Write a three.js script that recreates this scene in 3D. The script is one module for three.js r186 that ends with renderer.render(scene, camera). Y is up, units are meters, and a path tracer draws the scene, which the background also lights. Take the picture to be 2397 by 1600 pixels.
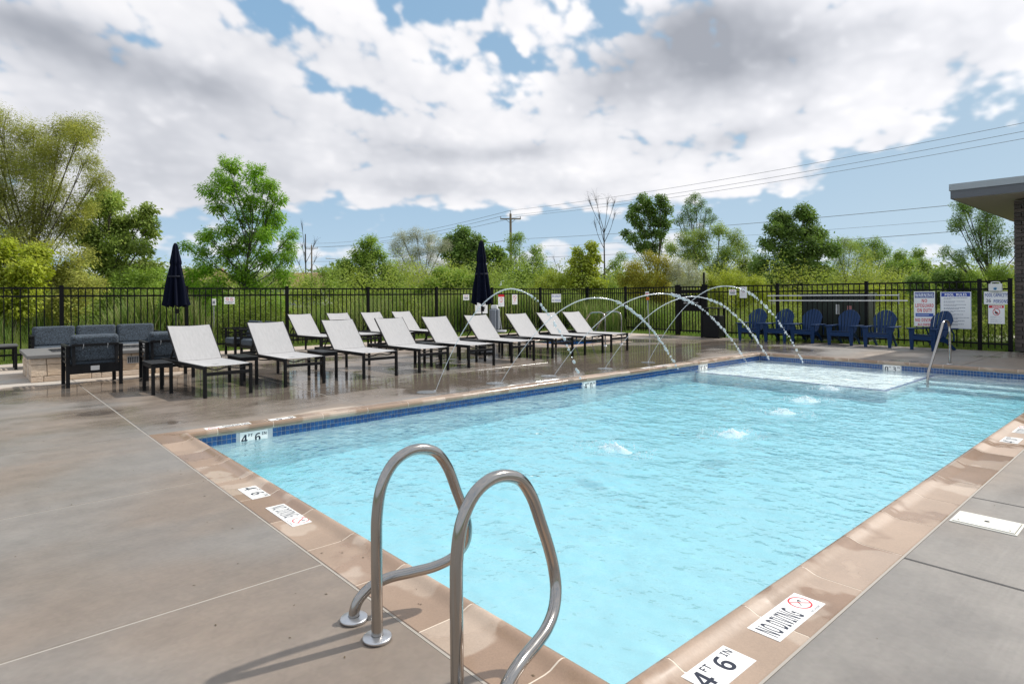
import * as THREE from 'three';
import { mergeGeometries, toCreasedNormals } from 'three/addons/utils/BufferGeometryUtils.js';
import { RoundedBoxGeometry } from 'three/addons/geometries/RoundedBoxGeometry.js';

// ---------------------------------------------------------------- camera, sky, sun, exposure
const V = (x, y, z) => new THREE.Vector3(x, y, z);
const scene = new THREE.Scene();
const LENS = 1441.99, AXIS_Y = 692, YAW = -0.84312, ROLL = -0.0076168, EYE = V(-1.46373, 1.46, 7.51994);
const FW = V(Math.cos(YAW), 0, Math.sin(YAW)), RT0 = FW.clone().cross(V(0, 1, 0)).normalize();
const RT = RT0.clone().multiplyScalar(Math.cos(ROLL)).addScaledVector(V(0, 1, 0), Math.sin(ROLL));
const UPV = RT.clone().cross(FW).normalize();
const camera = new THREE.PerspectiveCamera(2 * Math.atan(800 / LENS) * 180 / Math.PI, 2397 / 1600, 0.1, 900);
camera.position.copy(EYE);
camera.quaternion.setFromRotationMatrix(new THREE.Matrix4().makeBasis(RT, UPV, FW.clone().negate()));
camera.setViewOffset(2397, 1600, 0, 108, 2397, 1600);
const renderer = new THREE.WebGLRenderer({ antialias: true });
renderer.setSize(1024, 683);
renderer.toneMapping = THREE.LinearToneMapping;
renderer.toneMappingExposure = 1.04;
renderer.shadowMap.enabled = true;

const SUN_DIR = V(0.965, 1.03, 0.24).normalize();
const sun = new THREE.DirectionalLight(new THREE.Color(1.0, 0.955, 0.89), 3.9);
sun.position.copy(SUN_DIR).multiplyScalar(60).add(V(6, 0, 0));
sun.target.position.set(6, 0, 0);
sun.castShadow = true; sun.shadow.radius = 2.2; sun.shadow.mapSize.set(4096, 4096);
Object.assign(sun.shadow.camera, { left: -30, right: 30, top: 30, bottom: -30, near: 1, far: 160 });
scene.add(sun, sun.target);

// a photo pixel (2397 x 1600) gives a direction; the ground, a plane or a distance gives the place
const ray = (px, py) => FW.clone().addScaledVector(RT, (px - 1198.5) / LENS).addScaledVector(UPV, -(py - AXIS_Y) / LENS);
const G = (px, py, y = 0) => { const d = ray(px, py); return EYE.clone().addScaledVector(d, (y - EYE.y) / d.y); };
const onX = (px, py, x) => { const d = ray(px, py); return EYE.clone().addScaledVector(d, (x - EYE.x) / d.x); };
const onZ = (px, py, z) => { const d = ray(px, py); return EYE.clone().addScaledVector(d, (z - EYE.z) / d.z); };
const far = (px, py, depth) => EYE.clone().addScaledVector(ray(px, py), depth);

// ---------------------------------------------------------------- noise and random numbers
function rnd(seed) { let s = seed >>> 0; return () => { s = (s + 0x6d2b79f5) | 0; let t = Math.imul(s ^ (s >>> 15), 1 | s); t = (t + Math.imul(t ^ (t >>> 7), 61 | t)) ^ t; return ((t ^ (t >>> 14)) >>> 0) / 4294967296; }; }
const PERM = (() => { const r = rnd(77), a = new Float32Array(65536); for (let i = 0; i < 65536; i++) a[i] = r(); return a; })();
function vnoise(x, y) {
  const ix = Math.floor(x), iy = Math.floor(y), fx = x - ix, fy = y - iy, u = fx * fx * (3 - 2 * fx), v = fy * fy * (3 - 2 * fy);
  const h = (a, b) => PERM[(Math.imul(a, 374761393) + Math.imul(b, 668265263) ^ (Math.imul(a, 668265263) + b) >>> 13) & 65535];
  const a = h(ix, iy), b = h(ix + 1, iy), c = h(ix, iy + 1), d = h(ix + 1, iy + 1);
  return a + (b - a) * u + (c - a) * v + (a - b - c + d) * u * v;
}
function fbm(x, y, oct = 5, gain = 0.5) { let s = 0, a = 1, n = 0; for (let i = 0; i < oct; i++) { s += a * vnoise(x, y); n += a; a *= gain; const t = x * 1.62 - y * 1.18 + 17.3; y = x * 1.18 + y * 1.62 + 9.1; x = t; } return s / n; }
const sstep = (a, b, x) => { const t = Math.min(1, Math.max(0, (x - a) / (b - a))); return t * t * (3 - 2 * t); };
const mix = (a, b, t) => a + (b - a) * t;

// ---------------------------------------------------------------- the sky: air and broken cloud, by direction
(function makeSky() {
  const W = 3072, H = 1536, data = new Float32Array(W * H * 4);
  // clouds and gaps seen in the photograph, as directions: [px, py, half width, half height (pixels of the photo), amount]
  const toAng = (px, py) => { const d = ray(px, py).normalize(); return [Math.atan2(d.z, d.x), Math.asin(d.y)]; };
  const cover = [], grey = [];
  const put = (list, px, py, rx, ry, amt, tilt = 0) => { const [a, e] = toAng(px, py); const [a2] = toAng(px + rx, py), [, e2] = toAng(px, py - ry); list.push([a, e, Math.abs(a2 - a), Math.abs(e2 - e), amt, Math.cos(tilt), Math.sin(tilt)]); };
  // gaps of blue
  put(cover, 2330, 390, 420, 130, -0.75, 0.32); put(cover, 2100, 480, 300, 70, -0.55); put(cover, 1500, 520, 380, 32, -0.5); put(cover, 1000, 545, 380, 50, -0.7);
  put(cover, 1850, 520, 250, 60, -0.5); put(cover, 640, 20, 70, 32, -0.5); put(cover, 540, 55, 60, 25, -0.3); put(cover, 1060, 22, 90, 35, -0.62); put(cover, 770, 205, 105, 30, -0.6, -0.15); put(cover, 850, 235, 40, 20, -0.4);
  put(cover, 1005, 140, 55, 26, -0.45); put(cover, 1200, 130, 45, 65, -0.42); put(cover, 1410, 30, 50, 45, -0.5); put(cover, 1250, 185, 30, 40, -0.3); put(cover, 790, 460, 45, 22, -0.4); put(cover, 700, 500, 80, 25, -0.3);
  put(cover, 1560, 275, 40, 14, -0.25); put(cover, 2380, 60, 60, 30, -0.15); put(cover, 440, 560, 120, 40, -0.3);
  // banks of cloud
  put(cover, 1750, 130, 420, 170, 0.55, 0.1); put(cover, 1950, 250, 260, 90, 0.35, 0.35); put(cover, 2330, 120, 160, 70, 0.5, 0.45); put(cover, 1150, 330, 330, 90, 0.4); put(cover, 350, 150, 420, 150, 0.5); put(cover, 200, 330, 260, 120, 0.35);
  put(cover, 1400, 400, 330, 60, 0.35); put(cover, 900, 420, 300, 50, 0.25); put(cover, 2125, 310, 60, 28, 0.5); put(cover, 2060, 340, 40, 20, 0.35); put(cover, 1880, 425, 60, 30, 0.45); put(cover, 500, 300, 260, 120, 0.3); put(cover, 2120, 570, 170, 40, 0.35);
  put(cover, 1600, 545, 130, 25, 0.35); put(cover, 200, 470, 260, 80, 0.4); put(cover, 620, 440, 200, 60, 0.35); put(cover, 1250, 455, 220, 40, 0.25); put(cover, 1290, 600, 80, 30, 0.3); put(cover, 1060, 210, 80, 60, 0.25); put(cover, 1190, 30, 60, 30, 0.35); put(cover, 820, 110, 200, 70, 0.35); put(cover, 640, 480, 100, 30, 0.2);
  // shaded undersides
  put(grey, 1600, 140, 200, 90, 0.95, 0.1); put(grey, 1830, 120, 180, 80, 0.45); put(grey, 1650, 40, 160, 50, 0.5); put(grey, 250, 140, 190, 50, 0.6, -0.2); put(grey, 60, 50, 160, 45, 0.6); put(grey, 480, 190, 130, 35, 0.3, -0.25);
  put(grey, 1180, 358, 220, 20, 0.6, 0.04); put(grey, 1700, 330, 160, 25, 0.35, 0.15); put(grey, 330, 330, 300, 120, 0.22); put(grey, 560, 400, 200, 60, 0.2); put(grey, 900, 330, 140, 26, 0.2); put(grey, 1380, 440, 110, 20, 0.25); put(grey, 1040, 440, 150, 22, 0.25); put(grey, 2080, 60, 160, 40, 0.2);
  const blobs = (list, a, e) => { let s = 0; for (const [ba, be, ra, re, amt, c, sn] of list) { let da = a - ba; if (da > Math.PI) da -= 2 * Math.PI; else if (da < -Math.PI) da += 2 * Math.PI; if (Math.abs(da) > 1.4) continue; const de = e - be, p = (da * c + de * sn) / ra, q = (-da * sn + de * c) / re, k = p * p + q * q; if (k < 6) s += amt * Math.exp(-k * 0.8); } return s; };
  // heaped cloud: broad masses by their place overhead, heads of cumulus by direction
  const cell = [0], heads = (x, y, seed) => {
    const ix = Math.floor(x), iy = Math.floor(y); let sum = 1e-5;
    for (let j = -1; j < 2; j++) for (let i = -1; i < 2; i++) { const q = (Math.imul(ix + i + seed, 73856093) ^ Math.imul(iy + j, 19349663)) >>> 3, px = ix + i + 0.1 + 0.8 * PERM[q & 65535], py = iy + j + 0.1 + 0.8 * PERM[(q * 7 + 311) & 65535], dx = x - px, dy = y - py, k = dx * dx + dy * dy; if (k < 1.1) sum += Math.exp(-7 * k); }
    cell[0] = 1 - Math.sqrt(Math.max(0, -Math.log(sum) / 7));
  };
  for (let r = H / 2; r < H; r++) {
    const e = ((r + 0.5) / H - 0.5) * Math.PI, y = Math.sin(e);
    for (let c = 0; c < W; c++) {
      const a = ((c + 0.5) / W - 0.5) * 2 * Math.PI, o = (r * W + c) * 4;
      const x = Math.cos(a) * Math.cos(e), z = Math.sin(a) * Math.cos(e);
      const k = 1 / (y + 0.16), cx = x * k * 1.5, cz = z * k * 1.5;
      const st = mix(1.0, 0.55, sstep(0.25, 0.9, e)), u = a * 11 * Math.cos(e), v = Math.log(e + 0.22) * 8.5;
      const b = blobs(cover, a, e), big = fbm(cx * 0.5 + 3.1, cz * 0.5 + 7.7, 3), wu = (fbm(u * 1.1 + 5, v * 1.1 + 2, 4) - 0.5), wv = (fbm(u * 1.1 + 55, v * 1.1 + 21, 4) - 0.5);
      let P = 0; for (const [f, am, sd] of [[0.9, 0.46, 3], [2.1, 0.33, 71], [4.9, 0.21, 19]]) { heads(u * f + wu * 1.1, v * f + wv * 1.1, sd); P += am * cell[0]; }
      const det = fbm(u * 1.9 + 9, v * 1.9 + 4, 6, 0.58), d = 0.70 + (big - 0.5) * 0.35 + (P - 0.66) * 1.45 + (det - 0.5) * 1.1 + b * 0.92;
      const cosS = x * SUN_DIR.x + y * SUN_DIR.y + z * SUN_DIR.z;
      // clear air: deeper blue overhead, pale low down, paler towards the sun
      const low = Math.exp(-e * 3.8), s = Math.pow(Math.max(0, cosS), 3);
      let R = mix(0.17, 0.54, low), Gc = mix(0.36, 0.70, low), B = mix(0.60, 0.83, low);
      R += 0.22 * s; Gc += 0.17 * s; B += 0.08 * s;
      const alpha = Math.pow(sstep(0.41, 0.80, d), 0.9) * mix(0.5, 1, sstep(0.0, 0.14, e));
      if (alpha > 0) {
        const g0 = blobs(grey, a, e);
        const wob = fbm(u * 0.55 + 80, v * 0.55 + 3, 4) - 0.5;
        let g = g0 * 0.76 * (1 + wob * 1.1) + sstep(0.75, 1.5, d) * 0.18 + wob * 0.50 - (P - 0.66) * 0.85 + (0.5 - det) * 0.34 + 0.15;
        g = Math.min(1.1, Math.max(-0.1, g));
        const l = mix(0.94, 0.36, sstep(-0.3, 1.35, g)) * 1.06 + 0.22 * s * (1 - g), warm = 1 - g;
        const CR = l * mix(0.93, 1.0, warm), CG = l * mix(0.98, 0.99, warm), CB = l * mix(1.10, 1.01, warm);
        R = mix(R, CR, alpha); Gc = mix(Gc, CG, alpha); B = mix(B, CB, alpha);
      }
      data[o] = R; data[o + 1] = Gc; data[o + 2] = B; data[o + 3] = 1;
    }
  }
  for (let r = 0; r < H / 2; r++) for (let c = 0; c < W; c++) { const o = (r * W + c) * 4; data[o] = 0.16; data[o + 1] = 0.18; data[o + 2] = 0.12; data[o + 3] = 1; }
  const t = new THREE.DataTexture(data, W, H, THREE.RGBAFormat, THREE.FloatType);
  t.mapping = THREE.EquirectangularReflectionMapping; t.magFilter = THREE.LinearFilter; t.needsUpdate = true;
  scene.background = t; scene.environment = t;
})();
// ---------------------------------------------------------------- materials
const C3 = (r, g, b) => new THREE.Color().setRGB(r, g, b);
const mat = (r, g, b, rough = 0.6, more = {}) => new THREE.MeshPhysicalMaterial({ color: C3(r, g, b), roughness: rough, ...more });
function dataTex(w, h, fn, srgb, rep) {
  const d = new Uint8Array(w * h * 4);
  for (let j = 0; j < h; j++) for (let i = 0; i < w; i++) { const c = fn(i, j, (i + 0.5) / w, (j + 0.5) / h), o = (j * w + i) * 4; d[o] = c[0]; d[o + 1] = c[1]; d[o + 2] = c[2]; d[o + 3] = 255; }
  const t = new THREE.DataTexture(d, w, h, THREE.RGBAFormat); t.wrapS = t.wrapT = THREE.RepeatWrapping; t.magFilter = THREE.LinearFilter; t.minFilter = THREE.LinearFilter;
  if (srgb) t.colorSpace = THREE.SRGBColorSpace; if (rep) t.repeat.set(rep[0], rep[1]); t.needsUpdate = true; return t;
}
// noise that closes on itself, for textures that repeat
const tiled = (f, u, v, p) => { const a = f(u * p, v * p), b = f((u - 1) * p, v * p), c = f(u * p, (v - 1) * p), d = f((u - 1) * p, (v - 1) * p), s = sstep(0, 1, u), t = sstep(0, 1, v); const g = (x) => x; return mix(mix(g(a), g(b), s), mix(g(c), g(d), s), t); };
const enc = (l) => 255 * Math.pow(Math.min(1, Math.max(0, l)), 1 / 2.2);
function canvasTex(w, h, draw) {
  const c = document.createElement('canvas'); c.width = w; c.height = h; draw(c.getContext('2d'), w, h);
  const t = new THREE.CanvasTexture(c); t.colorSpace = THREE.SRGBColorSpace; t.magFilter = THREE.LinearFilter; return t;
}
const M = {
  black: mat(0.007, 0.007, 0.008, 0.45, { specularIntensity: 0.4 }), fence: mat(0.005, 0.005, 0.0055, 0.45, { specularIntensity: 0.3 }), steel: mat(0.40, 0.375, 0.35, 0.16, { metalness: 1 }), plate: mat(0.62, 0.62, 0.63, 0.32, { metalness: 1 }),
  white: mat(0.74, 0.74, 0.73, 0.45), galv: mat(0.42, 0.43, 0.44, 0.45, { metalness: 0.6 }), navy: mat(0.0025, 0.0045, 0.015, 0.85, { specularIntensity: 0.25 }),
  blue: mat(0.006, 0.032, 0.102, 0.4, { specularIntensity: 0.5 }), greyPlastic: mat(0.20, 0.22, 0.25, 0.5), orange: mat(0.55, 0.16, 0.02, 0.5), yellow: mat(0.75, 0.45, 0.02, 0.5), wood: mat(0.23, 0.18, 0.13, 0.85),
  wire: mat(0.20, 0.21, 0.22, 0.6), bark: mat(0.10, 0.085, 0.065, 0.9), barkDark: mat(0.055, 0.05, 0.045, 0.9), sealant: mat(0.38, 0.345, 0.30, 0.7), mortar: mat(0.70, 0.60, 0.49, 0.75), dark: mat(0.03, 0.03, 0.03, 0.8),
};
// ---------------------------------------------------------------- names, things and parts
const taken = {};
function numbered(n) { taken[n] = (taken[n] ?? -1) + 1; return taken[n] ? n + '_' + String(taken[n]).padStart(3, '0') : n; }
const shade = (o) => o.traverse((m) => { if (m.isMesh) { m.castShadow = true; m.receiveShadow = true; } });
function part(name, geo, material, parent, label) {
  const m = new THREE.Mesh(Array.isArray(geo) ? merge(geo) : geo, material); m.name = name; m.castShadow = m.receiveShadow = true;
  if (label) m.userData.label = label; parent.add(m); return m;
}
function thing(name, label, category, pos = [0, 0, 0], turn = 0, group) {
  const o = new THREE.Group(); o.name = numbered(name); o.position.set(...pos); o.rotation.y = turn; o.userData = { label, category }; if (group) o.userData.group = group; scene.add(o); return o;
}
function solo(name, geo, material, label, category, group) {
  const m = new THREE.Mesh(Array.isArray(geo) ? merge(geo) : geo, material); m.name = numbered(name); m.castShadow = m.receiveShadow = true; m.userData = { label, category }; if (group) m.userData.group = group; scene.add(m); return m;
}
function setting(name, geo, material) { const m = geo ? new THREE.Mesh(Array.isArray(geo) ? merge(geo) : geo, material) : new THREE.Group(); m.name = name; m.userData.kind = 'structure'; m.castShadow = m.receiveShadow = true; scene.add(m); return m; }
function copyOf(root, pos, turn, label, group) { const r = root.clone(); r.name = numbered(root.name.replace(/_\d{3}$/, '')); r.position.set(...pos); r.rotation.y = turn; r.userData = { ...root.userData, label }; if (group) r.userData.group = group; scene.add(r); return r; }
// ---------------------------------------------------------------- shapes
function merge(list) { const all = list.map((g) => { const n = g.index ? g.toNonIndexed() : g.clone(); for (const k of Object.keys(n.attributes)) if (!['position', 'normal', 'uv'].includes(k)) n.deleteAttribute(k); if (!n.attributes.uv) n.setAttribute('uv', new THREE.BufferAttribute(new Float32Array(n.attributes.position.count * 2), 2)); return n; }); return all.length === 1 ? all[0] : mergeGeometries(all); }
function bx(w, h, d, x = 0, y = 0, z = 0, rx = 0, ry = 0, rz = 0) { const g = new THREE.BoxGeometry(w, h, d); if (rx) g.rotateX(rx); if (ry) g.rotateY(ry); if (rz) g.rotateZ(rz); return g.translate(x, y, z); }
function rb(w, h, d, r, x = 0, y = 0, z = 0, rx = 0, ry = 0, rz = 0, s = 1) { const g = new RoundedBoxGeometry(w, h, d, s, r); if (rx) g.rotateX(rx); if (ry) g.rotateY(ry); if (rz) g.rotateZ(rz); return g.translate(x, y, z); }
function bar(a, b, w, h, r) { const d = b.clone().sub(a), g = r ? new RoundedBoxGeometry(w, h, d.length(), 1, r) : new THREE.BoxGeometry(w, h, d.length()); const m = new THREE.Matrix4().lookAt(b, a, Math.abs(d.clone().normalize().y) > 0.99 ? V(1, 0, 0) : V(0, 1, 0)); return g.applyMatrix4(m).translate((a.x + b.x) / 2, (a.y + b.y) / 2, (a.z + b.z) / 2); }
function tube(pts, r, seg = 24, rad = 8, closed = false, tension = 0.5) { return new THREE.TubeGeometry(new THREE.CatmullRomCurve3(pts, closed, 'centripetal', tension), seg, r, rad, closed); }
function rod(a, b, r0, r1 = r0, n = 8) { const d = b.clone().sub(a), g = new THREE.CylinderGeometry(r1, r0, d.length(), n, 1); g.applyQuaternion(new THREE.Quaternion().setFromUnitVectors(V(0, 1, 0), d.clone().normalize())); return g.translate((a.x + b.x) / 2, (a.y + b.y) / 2, (a.z + b.z) / 2); }
function cyl(r0, r1, h, x, y, z, n = 20) { return new THREE.CylinderGeometry(r1, r0, h, n).translate(x, y + h / 2, z); }
// a run of one profile [s, y] from A to B; s goes inwards; mitred ends follow the corner
function run(profile, A, B, inward, mA = 0, mB = 0) {
  const along = B.clone().sub(A).normalize(), pos = [], uv = [];
  const P = (end, m, [s, y]) => end.clone().addScaledVector(inward, s).addScaledVector(along, m * s).setY(y);
  const a = profile.map((p) => P(A, mA, p)), b = profile.map((p) => P(B, -mB, p)), n = profile.length;
  const flip = V(0, 1, 0).cross(along).dot(inward) < 0;
  const tri = (p, q, r) => { for (const v of flip ? [p, r, q] : [p, q, r]) { pos.push(v.x, v.y, v.z); uv.push(v.x, v.z + v.y); } };
  for (let i = 0; i < n; i++) { const j = (i + 1) % n; tri(a[i], b[j], b[i]); tri(a[i], a[j], b[j]); }
  const ca = P(A, mA, [0.2, -0.045]), cb = P(B, -mB, [0.2, -0.045]);
  for (let i = 0; i < n; i++) { const j = (i + 1) % n; tri(ca, a[j], a[i]); tri(cb, b[i], b[j]); }
  const g = new THREE.BufferGeometry(); g.setAttribute('position', new THREE.Float32BufferAttribute(pos, 3)); g.setAttribute('uv', new THREE.Float32BufferAttribute(uv, 2)); g.computeVertexNormals(); return g;
}
const fixUV = (g, sx = 1, ox = 0, sz = 1, oz = 0) => { const p = g.attributes.position, u = g.attributes.uv; for (let i = 0; i < p.count; i++) u.setXY(i, (p.getX(i) - ox) * sx, (p.getZ(i) - oz) * sz); return g; };
// ---------------------------------------------------------------- pool dimensions (coping outer edge is the box 0..PL, 0..PW)
const PL = 13.38, PW = 6.406, CW = 0.335, WALL = 0.30, WATER = -0.153, FLOOR = -0.52;
// ---------------------------------------------------------------- deck: slabs of wet concrete
const DX0 = -7, DX1 = 19, DZ0 = -12, DZ1 = 12, TS = 2048;
const wetness = (x, z) => {
  const n = fbm(x * 0.42 + 11, z * 0.42 + 5, 5), st = fbm(x * 0.30 + 3 + z * 0.05, z * 1.05 + 19, 4);
  let w = 0.55 + (n - 0.5) * 1.5 + (st - 0.5) * 0.7;
  const edge = (fbm(x * 1.4 + 70, z * 1.4 + 9, 4) - 0.5) * 1.6;
  w += 0.46 * sstep(-0.9, 0.4, x + edge * 0.4) * sstep(-6.6, -4.6, z + edge) * (1 - sstep(-0.5, 0.2, z));   // under and before the loungers
  w -= 1.25 * (1 - sstep(1.2, 2.4, x + edge)) * (1 - sstep(-5.9, -5.4, z + edge * 0.35)) * sstep(-9.6, -6, z + 6);             // dry round the fire pit
  w -= 0.55 * (1 - sstep(-7.4, -6.2, z + edge));
  w -= 0.20 * sstep(12.6, 13.6, x + edge * 0.5);
  w -= 0.10 * (1 - sstep(-0.4, 0.2, x)) * sstep(-1, 0.5, z);
  w += 0.30 * (1 - sstep(-0.3, 0.4, x)) * sstep(-5.6, -5.0, z) * (1 - sstep(-2.2, 0.2, z));
  w -= 0.22 * sstep(6.3, 6.5, z);
  const near = (1 - sstep(-0.2, 0.5, x)) * sstep(-2.2, 0.2, z); w = mix(w, 0.60 + (w - 0.5) * 0.30, near);
  return w;
};
const cA = new Uint8Array(TS * TS * 4), rA = new Uint8Array(TS * TS * 4);
for (let j = 0; j < TS; j++) for (let i = 0; i < TS; i++) {
  const x = DX0 + (DX1 - DX0) * (i + 0.5) / TS, z = DZ0 + (DZ1 - DZ0) * (j + 0.5) / TS, o = (j * TS + i) * 4;
  const inPool = x > 0.1 && x < PL - 0.1 && z > 0.1 && z < PW - 0.1; if (inPool) continue;
  const w = wetness(x, z), damp = sstep(0.19, 0.34, w), film = sstep(0.42, 0.72, w), puddle = sstep(0.80, 0.90, w + (fbm(x * 2.1, z * 2.1 + 44, 3) - 0.5) * 0.25);
  const fine = fbm(x * 9, z * 9, 4) - 0.5, grit = vnoise(x * 70, z * 70) - 0.5, brown = sstep(0.35, 0.68, fbm(x * 0.55 + 60, z * 0.8 + 33, 4) + 0.22 * sstep(-0.2, 0.6, x) * (1 - sstep(-0.3, 0, z)) - 0.14 * sstep(6.2, 6.5, z)), streak = fbm(x * 0.5 + 7, z * 5 + 90, 5) - 0.5;
  let r = mix(0.47, 0.238, damp), g = mix(0.445, 0.217, damp), b = mix(0.405, 0.194, damp);
  r = mix(r, r * 1.02, brown); g = mix(g, g * 0.90, brown); b = mix(b, b * 0.80, brown);
  const k = (1 + fine * 0.24 + grit * 0.14 + streak * 0.24) * mix(1, 0.86, film) * mix(1, 0.72, puddle);
  cA[o] = enc(r * k); cA[o + 1] = enc(g * k); cA[o + 2] = enc(b * k); cA[o + 3] = 255;
  const ro = mix(mix(mix(0.80, 0.56, damp), 0.25 + streak * 0.16, film), 0.04, puddle) + fine * 0.10 * (1 - puddle);
  rA[o] = rA[o + 1] = rA[o + 2] = 255 * Math.min(1, Math.max(0.03, ro)); rA[o + 3] = 255;
}
const deckMap = new THREE.DataTexture(cA, TS, TS, THREE.RGBAFormat), deckRough = new THREE.DataTexture(rA, TS, TS, THREE.RGBAFormat);
for (const t of [deckMap, deckRough]) { t.magFilter = THREE.LinearFilter; t.wrapS = t.wrapT = THREE.RepeatWrapping; t.needsUpdate = true; }
deckMap.colorSpace = THREE.SRGBColorSpace;
const deckBump = dataTex(512, 512, (i, j, u, v) => { const n = tiled((a, b) => fbm(a, b, 4), u, v, 9) * 0.6 + tiled((a, b) => fbm(a * 0.4, b * 6, 3), u, v, 14) * 0.4; return [255 * n, 255 * n, 255 * n]; }, false, [(DX1 - DX0) / 1.6, (DZ1 - DZ0) / 1.6]);
M.deck = new THREE.MeshPhysicalMaterial({ map: deckMap, roughnessMap: deckRough, roughness: 1, bumpMap: deckBump, bumpScale: 0.0026, ior: 1.45 });
const deck = setting('pool_deck');
function slabGeo(x0, x1, z0, z1, gap = 0.006, ch = 0.006) {
  x0 += gap; x1 -= gap; z0 += gap; z1 -= gap;
  const pos = [], uv = [], Q = (a, b, c, d) => { for (const p of [a, b, c, a, c, d]) { pos.push(...p); uv.push((p[0] - DX0) / (DX1 - DX0), (p[2] - DZ0) / (DZ1 - DZ0)); } };
  const top = [[x0 + ch, 0, z0 + ch], [x0 + ch, 0, z1 - ch], [x1 - ch, 0, z1 - ch], [x1 - ch, 0, z0 + ch]], mid = [[x0, -ch, z0], [x0, -ch, z1], [x1, -ch, z1], [x1, -ch, z0]], bot = mid.map(([x, , z]) => [x, -0.1, z]);
  Q(...top); for (let i = 0; i < 4; i++) { const j = (i + 1) % 4; Q(top[i], mid[i], mid[j], top[j]); Q(mid[i], bot[i], bot[j], mid[j]); }
  const g = new THREE.BufferGeometry(); g.setAttribute('position', new THREE.Float32BufferAttribute(pos, 3)); g.setAttribute('uv', new THREE.Float32BufferAttribute(uv, 2)); g.computeVertexNormals(); return g;
}
const sealLines = [];
{
  const cells = [];
  const lx = [-7, -5.12, -2.56, 0, 2.56, 5.12, 7.68, 9.5, 11.3, 14.2, 17.62], lz = [-10.5, -7.2, -4.35, -2.0, 0];
  for (let i = 0; i < lx.length - 1; i++) for (let j = 0; j < lz.length - 1; j++) if (!(lx[i] === 11.3 && lz[j] === -7.2)) cells.push([lx[i], lx[i + 1], lz[j], lz[j + 1]]);
  const nx = [-7, -4.6, -2.3, 0], nz = [0, 2.19, 4.3, PW, 8.6, 10.8];
  for (let i = 0; i < 3; i++) for (let j = 0; j < 5; j++) cells.push([nx[i], nx[i + 1], nz[j], nz[j + 1]]);
  const fx = [PL, 15.5, 17.62], fz = [0, 2.1, 4.3, PW];
  for (let i = 0; i < 2; i++) for (let j = 0; j < 3; j++) cells.push([fx[i], fx[i + 1], fz[j], fz[j + 1]]);
  const rx = [0, 2.4, 3.9, 6.3, 8.7, 11.1, PL, 15.5, 17.62], rz = [PW, 8.6, 10.8];
  for (let i = 0; i < rx.length - 1; i++) for (let j = 0; j < 2; j++) cells.push([rx[i], rx[i + 1], rz[j], rz[j + 1]]);
  for (const c of cells) part('deck_slab', slabGeo(...c), M.deck, deck);
  // pale sealant in the joints of the near and the lounger side
  const S = (x0, z0, x1, z1) => sealLines.push([x0, z0, x1, z1]);
  for (const z of [0, 2.19, 4.3]) S(-7, z, -0.006, z);
  for (const x of [0, 2.56, 5.12, 7.68]) S(x, -10.5, x, -0.006);
  S(-7, -2, 17.6, -2); S(0, -0.001, PL, -0.001); S(0, 0, 0, PW); S(0, PW, PL, PW);
  for (const [x0, z0, x1, z1] of sealLines) part('joint_sealant', x0 === x1 ? bx(0.0118, 0.02, Math.abs(z1 - z0), x0, -0.0135, (z0 + z1) / 2) : bx(Math.abs(x1 - x0), 0.02, 0.0118, (x0 + x1) / 2, -0.0135, z0), M.sealant, deck);
}
// bed under the slabs, open where the pools are
{
  const rect = (x0, x1, z0, z1, S = THREE.Shape) => { const s = new S(); s.moveTo(x0, -z0); s.lineTo(x1, -z0); s.lineTo(x1, -z1); s.lineTo(x0, -z1); s.closePath(); return s; };
  const bed = rect(-7, 17.62, -10.5, 10.8); bed.holes.push(rect(0.02, PL - 0.02, 0.02, PW - 0.02, THREE.Path), rect(11.4, 14.1, -7.1, -4.45, THREE.Path));
  part('deck_bed', new THREE.ShapeGeometry(bed).rotateX(-Math.PI / 2).translate(0, -0.095, 0), mat(0.09, 0.085, 0.08, 0.9), deck);
  // ---------------------------------------------------------------- ground beyond: rough grass to the horizon
  const soil = dataTex(1024, 1024, (i, j, u, v) => { const n = tiled((a, b) => fbm(a, b, 5), u, v, 14), m = tiled((a, b) => fbm(a + 50, b + 9, 4), u, v, 5), t = sstep(0.38, 0.62, m); const k = 0.72 + n * 0.56; return [enc(mix(0.060, 0.135, t) * k), enc(mix(0.105, 0.135, t) * k), enc(mix(0.022, 0.045, t) * k)]; }, true, [60, 60]);
  const gs = rect(-420, 420, -420, 420); gs.holes.push(rect(-6.98, 17.6, -10.48, 10.78, THREE.Path));
  const gg = new THREE.ShapeGeometry(gs).rotateX(-Math.PI / 2).translate(0, -0.035, 0); { const p = gg.attributes.position, u = gg.attributes.uv; for (let i = 0; i < p.count; i++) u.setXY(i, (p.getX(i) + 420) / 840, (p.getZ(i) + 420) / 840); }
  setting('ground', gg, new THREE.MeshPhysicalMaterial({ map: soil, roughness: 0.95 }));
}
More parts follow.
